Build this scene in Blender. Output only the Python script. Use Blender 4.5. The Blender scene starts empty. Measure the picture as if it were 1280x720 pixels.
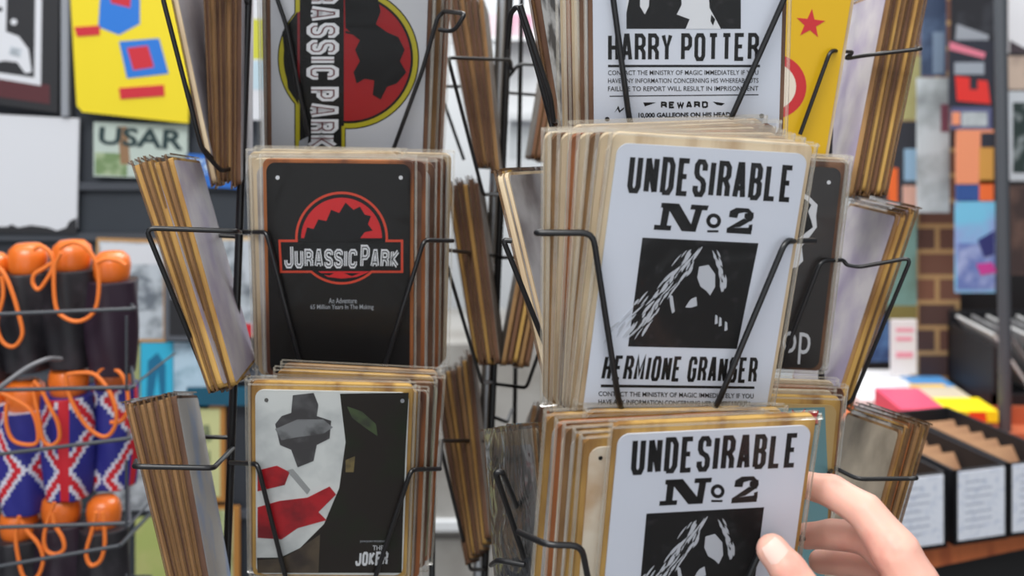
import bpy, bmesh, math, random
from mathutils import Vector, Matrix, noise
random.seed(7)
# ------------------------------------------------------------ camera, world, lights
K = 0.7095                     # depth unit of the layout (m)
F = 1372.0; HZ = 110.0; CZ = 1.5
sc = bpy.context.scene
C = sc.collection
cam = bpy.data.cameras.new('camera'); cam_o = bpy.data.objects.new('camera', cam); C.objects.link(cam_o)
cam.sensor_width = 36; cam.lens = 36*F/1280; cam.shift_y = -(360-HZ)/1280
cam_o.location = (0, 0, CZ); cam_o.rotation_euler = (math.pi/2, 0, 0)
cam.clip_start = .02
cam.dof.use_dof = True; cam.dof.focus_distance = .68; cam.dof.aperture_fstop = 7.5
sc.camera = cam_o
w = bpy.data.worlds.new('sky'); sc.world = w; w.use_nodes = True
w.node_tree.nodes['Background'].inputs[0].default_value = (.90, .95, 1.0, 1)
w.node_tree.nodes['Background'].inputs[1].default_value = .62
def area(name, loc, aim, size, power, col=(1,1,1)):
    l = bpy.data.lights.new(name, 'AREA'); l.shape = 'RECTANGLE'; l.size, l.size_y = size; l.energy = power; l.color = col
    o = bpy.data.objects.new(name, l); C.objects.link(o); o.location = loc
    o.rotation_euler = (Vector(aim)-Vector(loc)).to_track_quat('-Z', 'Y').to_euler(); return o
area('overhead_fill_front', (-.5, -.5, 3.1), (0, .8, 1.2), (1.6, 1.0), 33, (1, .98, .95))  # unseen area lamp added overhead to light the card faces
area('overhead_fill_back', (.3, 2.3, 3.2), (.3, 2.6, 0), (2.6, 1.4), 62, (1, .99, .97))  # unseen area lamp added above the rear, no ceiling fixture there
sc.view_settings.view_transform = 'Standard'; sc.view_settings.look = 'None'
sc.view_settings.exposure = 0.62; sc.view_settings.gamma = 1; sc.view_settings.use_curve_mapping = False
sc.cycles.transparent_max_bounces = 40; sc.cycles.max_bounces = 8
sc.cycles.use_denoising = True
# ------------------------------------------------------------ helpers
def P(x, y, d):
    d *= K
    return Vector(((x-640)/F*d, d, CZ-(y-HZ)/F*d))
def lin(c): return tuple(((v/255)/12.92 if v/255 <= .04045 else ((v/255+.055)/1.055)**2.4) for v in c)
MATS = {}
def mat(name, rgb, rough=.6, metal=0, spots=None, scale=30, thr=.55, bump=0, spec=.5, stretch=None, coat=0, emit=0):
    if name in MATS: return MATS[name]
    m = bpy.data.materials.new(name); m.use_nodes = True; nt = m.node_tree; b = nt.nodes['Principled BSDF']
    c = (*lin(rgb), 1); b.inputs['Base Color'].default_value = c
    b.inputs['Roughness'].default_value = rough; b.inputs['Metallic'].default_value = metal
    b.inputs['Specular IOR Level'].default_value = spec
    if coat: b.inputs['Coat Weight'].default_value = coat; b.inputs['Coat Roughness'].default_value = .15
    if emit: b.inputs['Emission Color'].default_value = c; b.inputs['Emission Strength'].default_value = emit
    if spots or bump:
        tc = nt.nodes.new('ShaderNodeTexCoord'); mp = nt.nodes.new('ShaderNodeMapping'); nz = nt.nodes.new('ShaderNodeTexNoise')
        nz.inputs['Scale'].default_value = scale; nz.inputs['Detail'].default_value = 4
        if stretch: mp.inputs['Scale'].default_value = stretch
        nt.links.new(tc.outputs['Object'], mp.inputs[0]); nt.links.new(mp.outputs[0], nz.inputs['Vector'])
        if spots:
            rp = nt.nodes.new('ShaderNodeValToRGB'); rp.color_ramp.elements[0].position = thr-.1; rp.color_ramp.elements[1].position = thr+.1
            rp.color_ramp.elements[0].color = c; rp.color_ramp.elements[1].color = (*lin(spots), 1)
            nt.links.new(nz.outputs['Fac'], rp.inputs[0]); nt.links.new(rp.outputs[0], b.inputs['Base Color'])
        if bump:
            bp = nt.nodes.new('ShaderNodeBump'); bp.inputs['Strength'].default_value = bump; bp.inputs['Distance'].default_value = .002
            nt.links.new(nz.outputs['Fac'], bp.inputs['Height']); nt.links.new(bp.outputs[0], b.inputs['Normal'])
    MATS[name] = m; return m
def film(name, milk, gloss, tint=(255,255,255), scale=26):
    m = bpy.data.materials.new(name); m.use_nodes = True; nt = m.node_tree; nt.nodes.clear()
    N = nt.nodes.new; L = nt.links.new
    out = N('ShaderNodeOutputMaterial'); tr = N('ShaderNodeBsdfTransparent'); gl = N('ShaderNodeBsdfGlossy'); df = N('ShaderNodeBsdfDiffuse')
    gl.inputs['Roughness'].default_value = .12; df.inputs['Color'].default_value = (*lin(tint), 1)
    tc = N('ShaderNodeTexCoord'); nz = N('ShaderNodeTexNoise'); nz.inputs['Scale'].default_value = scale; nz.inputs['Detail'].default_value = 2
    nz.inputs['Distortion'].default_value = 1.2
    bp = N('ShaderNodeBump'); bp.inputs['Strength'].default_value = .3; bp.inputs['Distance'].default_value = .003
    L(tc.outputs['Object'], nz.inputs['Vector']); L(nz.outputs['Fac'], bp.inputs['Height']); L(bp.outputs[0], gl.inputs['Normal'])
    fr = N('ShaderNodeFresnel'); fr.inputs['IOR'].default_value = 1.45; L(bp.outputs[0], fr.inputs['Normal'])
    mu = N('ShaderNodeMath'); mu.operation = 'MULTIPLY'; mu.inputs[1].default_value = gloss; L(fr.outputs[0], mu.inputs[0])
    a = N('ShaderNodeMixShader'); a.inputs[0].default_value = milk; L(tr.outputs[0], a.inputs[1]); L(df.outputs[0], a.inputs[2])
    b = N('ShaderNodeMixShader'); L(mu.outputs[0], b.inputs[0]); L(a.outputs[0], b.inputs[1]); L(gl.outputs[0], b.inputs[2])
    L(b.outputs[0], out.inputs[0]); MATS[name] = m; return m

class MB:
    def __init__(s): s.v = []; s.f = []; s.m = []; s.mats = []; s.sm = []
    def mi(s, m):
        if m not in s.mats: s.mats.append(m)
        return s.mats.index(m)
    def add(s, vs, fs, m, smooth=False):
        b = len(s.v); i = s.mi(m); s.v += [tuple(v) for v in vs]
        for f in fs: s.f.append([b+k for k in f]); s.m.append(i); s.sm.append(smooth)
    def prism(s, pts, z0, z1, m, fn=None):
        # pts: 2D outline (x, y); extruded from z0 to z1
        n = len(pts); a = 0
        for i in range(n): a += pts[i][0]*pts[(i+1) % n][1]-pts[(i+1) % n][0]*pts[i][1]
        if a < 0: pts = pts[::-1]
        vs = [Vector((p[0], p[1], z0)) for p in pts]+[Vector((p[0], p[1], z1)) for p in pts]
        if fn: vs = [fn(v) for v in vs]
        s.add(vs, [list(range(n))[::-1], [n+i for i in range(n)]]+[[i, (i+1) % n, n+(i+1) % n, n+i] for i in range(n)], m)
    def box(s, a, b, m, M=None):
        vs = [Vector((x, y, z)) for x in (a[0], b[0]) for y in (a[1], b[1]) for z in (a[2], b[2])]
        if M: vs = [M@v for v in vs]
        s.add(vs, [[0,1,3,2],[4,6,7,5],[0,4,5,1],[2,3,7,6],[0,2,6,4],[1,5,7,3]], m)
    def tube(s, pts, r, m, seg=8, fillet=0, caps=True):
        pts = [Vector(p) for p in pts]
        if fillet:
            q = [pts[0]]
            for i in range(1, len(pts)-1):
                a, b, c = pts[i-1], pts[i], pts[i+1]; u = a-b; v = c-b
                k = min(fillet, u.length*.45, v.length*.45)
                if k < 1e-6: continue
                A = b+u.normalized()*k; B = b+v.normalized()*k
                for t in (0, .25, .5, .75, 1): q.append(A*(1-t)**2+b*2*t*(1-t)+B*t*t)
            q.append(pts[-1]); pts = q
        pts = [p for i, p in enumerate(pts) if i == 0 or (p-pts[i-1]).length > 1e-6]
        n = len(pts); rs = r if isinstance(r, (list, tuple)) else [r]*n
        vs = []; t0 = (pts[1]-pts[0]).normalized(); up = Vector((0,0,1)) if abs(t0.z) < .9 else Vector((1,0,0))
        nx = t0.cross(up).normalized()
        for i, p in enumerate(pts):
            t = (pts[min(i+1, n-1)]-pts[max(i-1, 0)]).normalized()
            nx = (nx-t*nx.dot(t)).normalized(); ny = t.cross(nx)
            for k in range(seg):
                a = 2*math.pi*k/seg; vs.append(p+(nx*math.cos(a)+ny*math.sin(a))*rs[min(i, len(rs)-1)])
        fs = [[i*seg+k, i*seg+(k+1) % seg, (i+1)*seg+(k+1) % seg, (i+1)*seg+k] for i in range(n-1) for k in range(seg)]
        s.add(vs, fs, m, True)
        if caps: s.add(vs[:seg], [list(range(seg))[::-1]], m); s.add(vs[-seg:], [list(range(seg))], m)
    def lathe(s, prof, m, M=Matrix(), seg=20):
        vs = []; n = len(prof)
        for r, z in prof:
            for k in range(seg): a = 2*math.pi*k/seg; vs.append(M@Vector((r*math.cos(a), r*math.sin(a), z)))
        s.add(vs, [[i*seg+k, i*seg+(k+1) % seg, (i+1)*seg+(k+1) % seg, (i+1)*seg+k] for i in range(n-1) for k in range(seg)], m, True)
    def mesh(s, name):
        me = bpy.data.meshes.new(name); me.from_pydata(s.v, [], s.f)
        for m in s.mats: me.materials.append(m)
        me.polygons.foreach_set('material_index', s.m); me.polygons.foreach_set('use_smooth', s.sm); me.update(); return me
    def build(s, name, parent=None, M=None):
        return link(name, s.mesh(name), parent, M)
def link(name, me, parent=None, M=None):
    o = bpy.data.objects.new(name, me); C.objects.link(o)
    if parent: o.parent = parent
    if M is not None: o.matrix_local = M
    return o
def tag(o, label, cat, group=None):
    o['label'] = label; o['category'] = cat
    if group: o['group'] = group
    return o
def empty(name, M, label, cat, group=None):
    o = bpy.data.objects.new(name, None); C.objects.link(o); o.empty_display_size = .02
    o.matrix_world = M
    return tag(o, label, cat, group)
def struct(name, mb):
    o = mb.build(name); o['kind'] = 'structure'; return o
def rrect(x0, y0, x1, y1, r, n=4):
    out = []
    for cx, cy, a0 in ((x1-r, y1-r, 0), (x0+r, y1-r, 90), (x0+r, y0+r, 180), (x1-r, y0+r, 270)):
        for i in range(n+1): a = math.radians(a0+90*i/n); out.append((cx+r*math.cos(a), cy+r*math.sin(a)))
    return out
# ---- lettering: glyphs of strokes in a unit box
G = {
'U': [[(0,1),(0,.14),(.22,0),(.78,0),(1,.14),(1,1)]], 'N': [[(0,0),(0,1)],[(0,1),(1,0)],[(1,0),(1,1)]],
'D': [[(0,0),(0,1),(.7,1),(1,.84),(1,.16),(.7,0),(-.02,0)]], 'E': [[(1,1),(0,1),(0,0),(1,0)],[(0,.52),(.8,.52)]],
'S': [[(1,.74),(1,.9),(.75,1),(.25,1),(0,.89),(0,.66),(.2,.54),(.8,.44),(1,.33),(1,.12),(.75,0),(.25,0),(0,.12),(0,.26)]],
'I': [[(.5,0),(.5,1)]], 'R': [[(0,0),(0,1),(.7,1),(1,.88),(1,.62),(.7,.5),(0,.5)],[(.62,.5),(1,.3),(1,0)]],
'A': [[(0,0),(.38,1),(.62,1),(1,0)],[(.15,.27),(.85,.27)]],
'B': [[(0,0),(0,1),(.7,1),(.95,.9),(.95,.63),(.7,.53),(0,.53)],[(.7,.53),(1,.43),(1,.12),(.7,0),(-.02,0)]],
'L': [[(0,1),(0,0),(1,0)]], 'H': [[(0,0),(0,1)],[(1,0),(1,1)],[(0,.5),(1,.5)]], 'Y': [[(0,1),(.5,.45),(1,1)],[(.5,.5),(.5,0)]],
'P': [[(0,0),(0,1),(.72,1),(1,.87),(1,.58),(.72,.45),(0,.45)]], 'O': [[(.5,0),(.78,0),(1,.14),(1,.86),(.78,1),(.22,1),(0,.86),(0,.14),(.22,0),(.52,0)]],
'T': [[(0,1),(1,1)],[(.5,1),(.5,0)]], 'M': [[(0,0),(0,1),(.5,.25),(1,1),(1,0)]],
'G': [[(1,.72),(1,.88),(.78,1),(.22,1),(0,.86),(0,.14),(.22,0),(.78,0),(1,.14),(1,.48),(.55,.48)]],
'W': [[(0,1),(.25,0),(.5,.8),(.75,0),(1,1)]], 'K': [[(0,0),(0,1)],[(1,1),(.08,.48),(1,0)]], 'J': [[(1,1),(1,.14),(.75,0),(.2,0),(0,.14),(0,.3)]],
'C': [[(1,.72),(1,.88),(.78,1),(.22,1),(0,.86),(0,.14),(.22,0),(.78,0),(1,.14),(1,.3)]],
}
GW = {'I': .02, 'M': 1.25, 'W': 1.3}
def expand(pl, t):
    n = len(pl); L = []; R = []
    for i in range(n):
        p = Vector(pl[i]); a = (p-Vector(pl[i-1])).normalized() if i else None; b = (Vector(pl[i+1])-p).normalized() if i < n-1 else None
        if a is None: d = b; k = 1
        elif b is None: d = a; k = 1
        else:
            d = (a+b); d = d.normalized() if d.length > 1e-3 else b; k = 1/max(.45, d.dot(b))
        nn = Vector((-d.y, d.x))*t/2*k; L.append(p+nn); R.append(p-nn)
    return [[L[i], L[i+1], R[i+1], R[i]] for i in range(n-1)]
def word(s, gw=.36, gap=.14, t=.16, space=.3, small=1.0, caps=()):
    """list of quads in text space, and the total width, height 1"""
    out = []; x = t/2
    for k, ch in enumerate(s):
        if ch == ' ': x += space; continue
        h = 1 if (not caps or k in caps) else small
        wd = gw*GW.get(ch, 1)*(1 if h == 1 else .92)
        for pl in G[ch]:
            pl2 = [(x+px*wd, t/2+py*(h-t)) for px, py in pl]
            out += expand(pl2, t)
        x += wd+t+gap
    return out, x-gap-t/2
def btext(s, bold=0.0, shear=0.0):
    cu = bpy.data.curves.new('t', 'FONT'); cu.body = s; cu.offset = bold; cu.shear = shear; cu.resolution_u = 3
    o = bpy.data.objects.new('t', cu); C.objects.link(o)
    dg = bpy.context.evaluated_depsgraph_get(); me = o.evaluated_get(dg).to_mesh()
    vs = [(v.co.x, v.co.y) for v in me.vertices]; fs = [[vs[i] for i in p.vertices] for p in me.polygons]
    o.evaluated_get(dg).to_mesh_clear(); bpy.data.objects.remove(o); bpy.data.curves.remove(cu)
    x0 = min(v[0] for v in vs); y0 = min(v[1] for v in vs); x1 = max(v[0] for v in vs); y1 = max(v[1] for v in vs)
    return [[((p[0]-x0)/(x1-x0), (p[1]-y0)/(y1-y0)) for p in f] for f in fs]
# ---- a printed card: local frame x right, y up, z out of the face, origin at the bottom centre
CW, CH = .105, .149
BASE = Matrix(((1,0,0),(0,0,-1),(0,1,0)))
class Card:
    def __init__(s, q=None, M=None):
        if q is not None:
            cx, cy, d, yaw, lean, roll = q[:6]; s.lean = lean
            R = Matrix.Rotation(yaw, 3, 'Z')@BASE@Matrix.Rotation(lean, 3, 'X')@Matrix.Rotation(roll, 3, 'Z')
            s.M = Matrix.Translation(P(cx, cy, d))@R.to_4x4()@Matrix.Diagonal((q[6] if len(q) > 6 else 1, (q[6] if len(q) > 6 else 1)*(q[7] if len(q) > 7 else 1), q[6] if len(q) > 6 else 1, 1))@Matrix.Translation((0, -CH, 0))
        else: s.M = M
        s.I = s.M.inverted()
    def l(s, x, y, z=0):          # point of the card's plane seen at x, y
        o = s.I@Vector((0, 0, CZ)); p = s.I@P(x, y, 1); d = p-o; t = (z-o.z)/d.z; return o+d*t
    def on(s, x, y, z): return s.M@s.l(x, y, z)
    def poly(s, mb, pts, m, lay):
        mb.prism([tuple(s.l(x, y, .0012)[:2]) for x, y in pts], .0011, .0012+lay*.00012, m)
    def quadmap(s, quad):
        A, B, D, E = [s.l(x, y, .0012) for x, y in quad]     # TL TR BR BL
        return lambda u, v: (E*(1-u)+D*u)*(1-v)+(A*(1-u)+B*u)*v
    def strokes(s, mb, txt, quad, m, lay, wd=None, **k):
        qs, L = word(txt, **k); f = s.quadmap(quad)
        if wd: L = wd
        for q in qs:
            pts = [tuple(f(p.x/L, p.y)[:2]) for p in q]; mb.prism(pts, .0011, .0012+lay*.00012, m)
        return L
    def text(s, mb, txt, quad, m, lay, bold=0, shear=0):
        f = s.quadmap(quad)
        for fc in btext(txt, bold, shear):
            pts = [tuple(f(u, v)[:2]) for u, v in fc]; z = .0012+lay*.00012
            mb.add([(p[0], p[1], z) for p in pts], [list(range(len(pts)))], m)
def circ(cx, cy, r, n=40, a0=0, a1=360): return [(cx+r*math.cos(math.radians(a0+(a1-a0)*i/n)), cy+r*math.sin(math.radians(a0+(a1-a0)*i/n))) for i in range(n+(a1-a0 < 360))]
# ------------------------------------------------------------ materials
wire = mat('black_wire', (22,22,24), .32, spec=.6)
clear = film('clear_sleeve', .004, .38); seam = film('sleeve_seam', .16, .8, (240,232,215))
board_m = [mat('board_tan', (168,130,84), .8, spots=(112,78,46), scale=60, stretch=(1,.15,1)),
           mat('board_brown', (122,86,62), .8, spots=(70,46,34), scale=60, stretch=(1,.15,1)),
           mat('board_cream', (212,192,160), .75, spots=(160,128,92), scale=50, stretch=(1,.15,1)),
           mat('board_rust', (166,98,50), .7, spots=(88,50,32), scale=45, stretch=(1,.2,1)),
           mat('board_yellow', (196,156,84), .8, spots=(140,100,50), scale=60, stretch=(1,.15,1))]
back_m = mat('grey_back', (190,186,190), .45, spots=(150,146,156), scale=14, thr=.5)
back_lilac = mat('lilac_back', (206,200,204), .45, spots=(168,156,182), scale=16, thr=.5)
back_warm = mat('warm_back', (196,184,164), .5, spots=(150,138,120), scale=18, thr=.52)
paper = mat('print_white', (208,213,224), .42, spots=(192,190,188), scale=8, thr=.7)
paper_w = mat('print_stained', (222,222,220), .5, spots=(196,160,96), scale=18, thr=.6)
ink = mat('ink_black', (12,12,14), .5, spec=.25)
inkw = mat('ink_black_worn', (12,12,14), .5, spots=(46,46,48), scale=160, thr=.68, spec=.25)
def M_(n, c, r=.5, *a, **k): return mat(n, c, r, *a, **k)
# ------------------------------------------------------------ sleeves and boards as shared meshes
def sleeve_mesh(w, h, t, seed, off=(0, 0)):
    mb = MB(); nx, ny = 8, 10; rnd = random.Random(seed); x0 = -w/2+off[0]; y0 = -.0035+off[1]
    for sgn in (1, -1):
        vs = []
        for j in range(ny+1):
            for i in range(nx+1):
                u, v = i/nx, j/ny
                e = min(1, min(u, 1-u)*9, v*9+.1) ; wob = .0007*noise.noise(Vector((u*3+seed, v*4, sgn)))
                vs.append((x0+u*w, y0+v*h+(0.0015*noise.noise(Vector((u*4, seed, 2))) if j == ny else 0), sgn*(t*e+.0003)+wob*e+ .0004))
        fs = [[j*(nx+1)+i, j*(nx+1)+i+1, (j+1)*(nx+1)+i+1, (j+1)*(nx+1)+i] for j in range(ny) for i in range(nx)]
        mb.add(vs, fs, clear, True)
    s = .0012
    for a, b in (((x0-s/2, y0), (x0+s, y0+h)), ((x0+w-s, y0), (x0+w+s/2, y0+h)), ((x0, y0-s/2), (x0+w, y0+s))):
        mb.box((a[0], a[1], -.0003), (b[0], b[1], .0011), seam)
    mb.box((x0, y0+h-.0012, t*.9), (x0+w, y0+h, t*.9+.0004), seam)
    mb.box((x0, y0+h-.0012, -t*.9-.0004), (x0+w, y0+h, -t*.9), seam)
    return mb.mesh('sleeve')
def board_mesh(w, h, t, m, r=.006, m2=None):
    mb = MB(); mb.prism(rrect(-w/2, 0, w/2, h, r), -t, 0, m)
    if m2: mb.prism(rrect(-w/2+.0018, .002, w/2-.0018, h-.002, r*.8), -t-.0002, -t+.0002, m2)
    return mb.mesh('backing_board')
def plate_mesh(m, w=CW, h=CH):
    mb = MB(); mb.prism(rrect(-w/2, 0, w/2, h, .006), .0002, .0011, m)
    for x in (-1, 1):
        for y in (.006, h-.006): mb.prism(circ(x*(w/2-.006), y, .0012, 8), .0010, .0013, ink)
    return mb.mesh('plate')
SLV = [sleeve_mesh(.1145, .160, .0026, i, ((i-1.5)*.0004, 0)) for i in range(4)]
seam0 = seam; seam = film('gap_shade_seam', .5, .5, (112,80,48))  # brown tint paints the shade of the gaps between stacked boards
SLB = [sleeve_mesh(.1175, .1655, .003, i+9, ((i-1.5)*.001, 0)) for i in range(4)]
clear0 = clear; clear = film('crinkled_sleeve', .03, 2.2, scale=34); MATS['crinkled_sleeve'].node_tree.nodes['Bump'].inputs['Strength'].default_value = 1.0
SLC = [sleeve_mesh(.1175, .1655, .004, i+19, (0, 0)) for i in range(4)]; clear = clear0
seam = seam0
PL = [plate_mesh(M_('plate_cream', (224,214,196), .5, spots=(178,140,96), scale=20, thr=.58)), plate_mesh(M_('plate_brown', (128,92,70), .5, spots=(80,56,46), scale=20)),
      plate_mesh(M_('plate_grey', (196,192,190), .45, spots=(150,140,134), scale=20)), plate_mesh(M_('plate_dark', (52,46,44), .45, spots=(90,60,44), scale=20)),
      plate_mesh(M_('plate_green', (170,176,140), .5, spots=(120,110,80), scale=20))]
BD = {}
def bd(mi, big, backm):
    k = (mi, big, backm.name)
    if k not in BD:
        BD[k] = board_mesh(.113 if big else .1110, .162 if big else .1555, .0034, board_m[mi], .005, backm)
    return BD[k]
def sleeved(M, label, group, mi, pi, si, big=True, backm=None, crk=False):
    e = empty('sleeved_card', M, label, 'card', group)
    link('backing_board', bd(mi, big, backm or back_m), e, Matrix.Translation((0, -.0015 if not big else -.003, 0)))
    link('plate', PL[pi], e, Matrix.Translation((0, 0 if not big else .001, 0))); link('sleeve', (SLC if crk else SLB if big else SLV)[si % 4], e)
    return e
def side_stack(outer, inner, far, d, n, side, label, group, mats=(0, 4), plates=(0, 2, 1), ref=None, backm=None, hh=.162):
    """boards in a side pocket; outer/inner = (top px, bottom px) of the near edges, far = far top corner (px) of the inner board"""
    base = Vector((0, 0, CZ))
    def AB(t, b):
        A = P(t[0], t[1], d); dirn = (P(b[0], b[1], 1)-base).normalized(); oc = A-base; pr = oc.dot(dirn)
        disc = pr*pr-(oc.length_squared-hh*hh)
        B = base+dirn*(pr+math.sqrt(disc) if disc > 0 and disc < .0006 else (pr+.02 if disc > 0 else pr)); return A, B
    A, B = AB(*(inner if ref is None else outer))
    dirn = (P(far[0], far[1], 1)-base).normalized(); oc = A-base; pr = oc.dot(dirn); disc = pr*pr-(oc.length_squared-.113**2)
    Cf = base+dirn*(pr+math.sqrt(max(disc, 0))); AC = (Cf-A).normalized()
    for i in range(n):
        t = i/max(1, n-1)
        top = [outer[0][k]*(1-t)+inner[0][k]*t for k in (0, 1)]; bot = [outer[1][k]*(1-t)+inner[1][k]*t for k in (0, 1)]
        top[1] += random.uniform(-4, 4) if n > 2 else 0
        A, B = AB(top, bot); y = (A-B).normalized()
        x = (-AC if side == 'left' else AC); x = (x-y*x.dot(y)).normalized(); z = x.cross(y)
        R = Matrix((x, y, z)).transposed()
        # near edge is local +x for the left side, -x for the right side
        off = .0565 if side == 'left' else -.0565
        M = Matrix.Translation(A-y*.162-x*off+AC*random.uniform(0, .004))@R.to_4x4()
        sleeved(M, label if n == 1 else label+', '+ORD[i]+' from outside', group, mats[i % len(mats)], plates[i % len(plates)], i, True, backm, 'fanned' in label)
ORD = ['first','second','third','fourth','fifth','sixth','seventh','eighth','ninth','tenth']
def back_stack(card, offs, label, group, mats, plates, step=.0047, back=None):
    for i, (dx, dy, rot) in enumerate(offs):
        M = card.M@Matrix.Translation((dx, dy-math.tan(card.lean)*step*(i+1), -step*(i+1)-.0015))@Matrix.Rotation(math.radians(rot), 4, 'Z')
        sleeved(M, ORD[i]+' '+label, group, mats[i % len(mats)], plates[i % len(plates)], i, False, back)
def front(card, label, plate_m, edge_m, art, slv=(.1140, .1585), cat='sign', name='metal_sign', off=(0, 0), sleeve=True, top=.005):
    e = empty(name, card.M, label, cat)
    mb = MB(); mb.prism(rrect(-CW/2-.0026, -.002, CW/2+.0026, CH+top, .004), -.0034, 0, edge_m); mb.build('backing_board', e)
    mb = MB(); mb.prism(rrect(-CW/2, 0, CW/2, CH, .0062, 6), .0002, .0012, plate_m); mb.build('plate', e)
    for nm, fn in art:
        mb = MB(); fn(mb); mb.build(nm, e)
    if sleeve: link('sleeve', sleeve_mesh(slv[0], slv[1], .0035, random.randint(5, 99), off), e)
    return e
# ============================================================ THE SETTING
floor_m = mat('floor', (120,116,112), .6, spots=(95,92,90), scale=4)
mb = MB(); mb.box((-3, -1.5, -.05), (3.2, 4.2, 0), floor_m); struct('floor', mb)
mb = MB(); mb.box((-3, 3.9, 0), (3.2, 4.0, 3.3), M_('wall_pale', (214,218,222), .8)); struct('wall_back', mb)
mb = MB(); mb.box((-3, -1.5, 0), (-2.9, 3.9, 3.3), M_('wall_side', (90,92,96), .8)); struct('wall_left', mb)
mb = MB(); mb.box((3.1, -1.5, 0), (3.2, 3.9, 3.3), M_('wall_side', (90,92,96), .8)); struct('wall_right', mb)
panel_m = M_('slate_board', (52,58,66), .6, spots=(44,48,56), scale=3)
def PX(x, d): return (x-640)/F*d*K
mb = MB(); D0 = 2.55*K
mb.box((-2.2, D0, 0), (PX(322, 2.55), D0+.03, 2.7), panel_m)
struct('wall_partition', mb)
mb = MB()
for yy in (232, 295, 470, 640): 
    z = P(0, yy, 2.55).z; mb.box((-2.2, D0-.012, z-.006), (PX(322, 2.55), D0, z+.006), M_('slate_rail', (70,74,82), .5))
struct('trim_1', mb)
# ============================================================ FRONT SIGNS
Q_JPT = [437.42, -67.97, 1.0133*1.17, -.0406, .3034, -.0695, 1.17]
Q_JPM = [423.21, 204.0, 1.1331, .0357, .1832, -.0145, 1, 1.10]
Q_JOK = [415.94, 488.0, 1.0649, .0574, .2705, -.0417]
Q_HP = [860.41, -160, .8386, -.0111, .2107, .0222]
Q_UM = [892.7, 185.1, .7995, .2061, .2047, -.0691]
Q_UL = [895.12, 535.88, .793, .2011, .2341, -.0181]
red = M_('print_red_shaded', (150,20,26), .45, spec=.3); darkred = M_('print_dark_red', (120,20,26), .4); yel = M_('print_yellow', (172,162,20), .45)  # red is darkened in its colour for the dimmer light on the top sign
orange_l = M_('print_orange_red', (206,62,30), .4); white_p = M_('print_pure_white', (216,218,222), .4); black_p = M_('print_black', (12,12,13), .45, spec=.25)
mid_grey = M_('print_grey', (150,154,160), .45)
rust_edge = board_m[3]
# --- top left white sign, emblem lying on its side
c = Card(Q_JPT); cJPT = c
def jag(cx, cy, pts): return [(cx+a, cy+b) for a, b in pts]
def emb(mb):
    circ_y = circ(435.5, 73, 88.5, 60); c.poly(mb, circ_y, black_p, 1)
    c.poly(mb, [(368,-60),(433,-60),(432,190),(368,190)], black_p, 1.02)
    c.poly(mb, circ(435.5, 73, 87, 60), yel, 2); c.poly(mb, [(369.5,-59),(431.5,-59),(431,190),(369.5,190)], yel, 2.02)
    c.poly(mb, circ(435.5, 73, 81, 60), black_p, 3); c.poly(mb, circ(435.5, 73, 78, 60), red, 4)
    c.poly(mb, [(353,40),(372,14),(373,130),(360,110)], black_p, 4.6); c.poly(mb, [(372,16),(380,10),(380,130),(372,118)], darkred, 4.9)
    c.poly(mb, [(375,-58),(426.5,-58),(427,189),(375,189)], black_p, 5); c.poly(mb, [(426,-4),(430,-4),(430,157),(426,157)], black_p, 5.1)
    # plain jagged dark shape on the red disc
    c.poly(mb, [(431,-6),(472,-4),(476,14),(470,30),(484,40),(498,46),(506,62),(500,76),(508,90),(496,104),(484,108),(476,124),(466,118),(468,100),(456,98),(446,104),(442,90),(450,76),(444,62),(450,50),(440,42),(432,34)], ink, 6)
    for k in range(6): c.poly(mb, [(432,8+k*6),(447+k%2*5,10+k*7),(432,11+k*6)], ink, 6.1)
def let(mb):
    k = dict(gw=.40, gap=.10, t=.30, space=.26)
    qd = [(425,-58),(423,186),(383,186),(384,-58)]
    L = c.strokes(mb, 'JURASSIC PARK', qd, white_p, 7, **k)
    k['t'] = .085
    f = c.quadmap(qd); x = .15
    for ch in 'JURASSIC PARK':
        if ch == ' ': x += .26; continue
        wd = .40*GW.get(ch, 1)
        for pl in G[ch]:
            for q in expand([(x+px*wd, .15+py*.70) for px, py in pl], .05): mb.prism([tuple(f(p.x/L, p.y)[:2]) for p in q], .0011, .0012+8*.00012, M_('print_maroon', (96,40,44), .5))
        x += wd+.30+.10
def foot(mb):
    c.poly(mb, [(374,176),(386,170),(384,187),(374,187)], mid_grey, 5.5)
front(c, 'white sign with a red and black round emblem on its side, top left rack', M_('plate_white_shaded', (190,192,197), .45), board_m[1], [('emblem', emb), ('lettering', let), ('printed_mark', foot)])  # white plate greyed in its colour, as the top sign is lit less
# --- middle left black sign
c = Card(Q_JPM); cJPM = c
def emb(mb):
    c.poly(mb, circ(427, 297.5, 58, 60), orange_l, 1); c.poly(mb, [(348,299.5),(504,299.5),(504,341),(350,341)], orange_l, 1.05)
    c.poly(mb, circ(427, 297.5, 55, 60), black_p, 2); c.poly(mb, [(351,302.5),(501,302.5),(501,338),(353,338)], black_p, 2.05)
    c.poly(mb, circ(427, 297.5, 50.5, 50, 180, 360)[::-1], M_('print_bright_red', (200,12,18), .4), 3)
    c.poly(mb, [(398,339),(463,339),(446,346),(427,348),(410,346)], M_('print_bright_red', (200,12,18)), 3)
    c.poly(mb, [(380,298),(384,284),(392,286),(398,274),(408,276),(414,262),(424,266),(432,253),(442,262),(450,258),(456,268),(464,270),(460,280),(466,288),(456,290),(450,298)], ink, 4)
    c.poly(mb, [(351,302.5),(501,302.5),(501,337.5),(353,337.5)], black_p, 5)
    c.poly(mb, [(400,341),(418,341),(412,344),(405,343)], ink, 4); c.poly(mb, [(430,341),(450,341),(440,345)], ink, 4)
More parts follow.
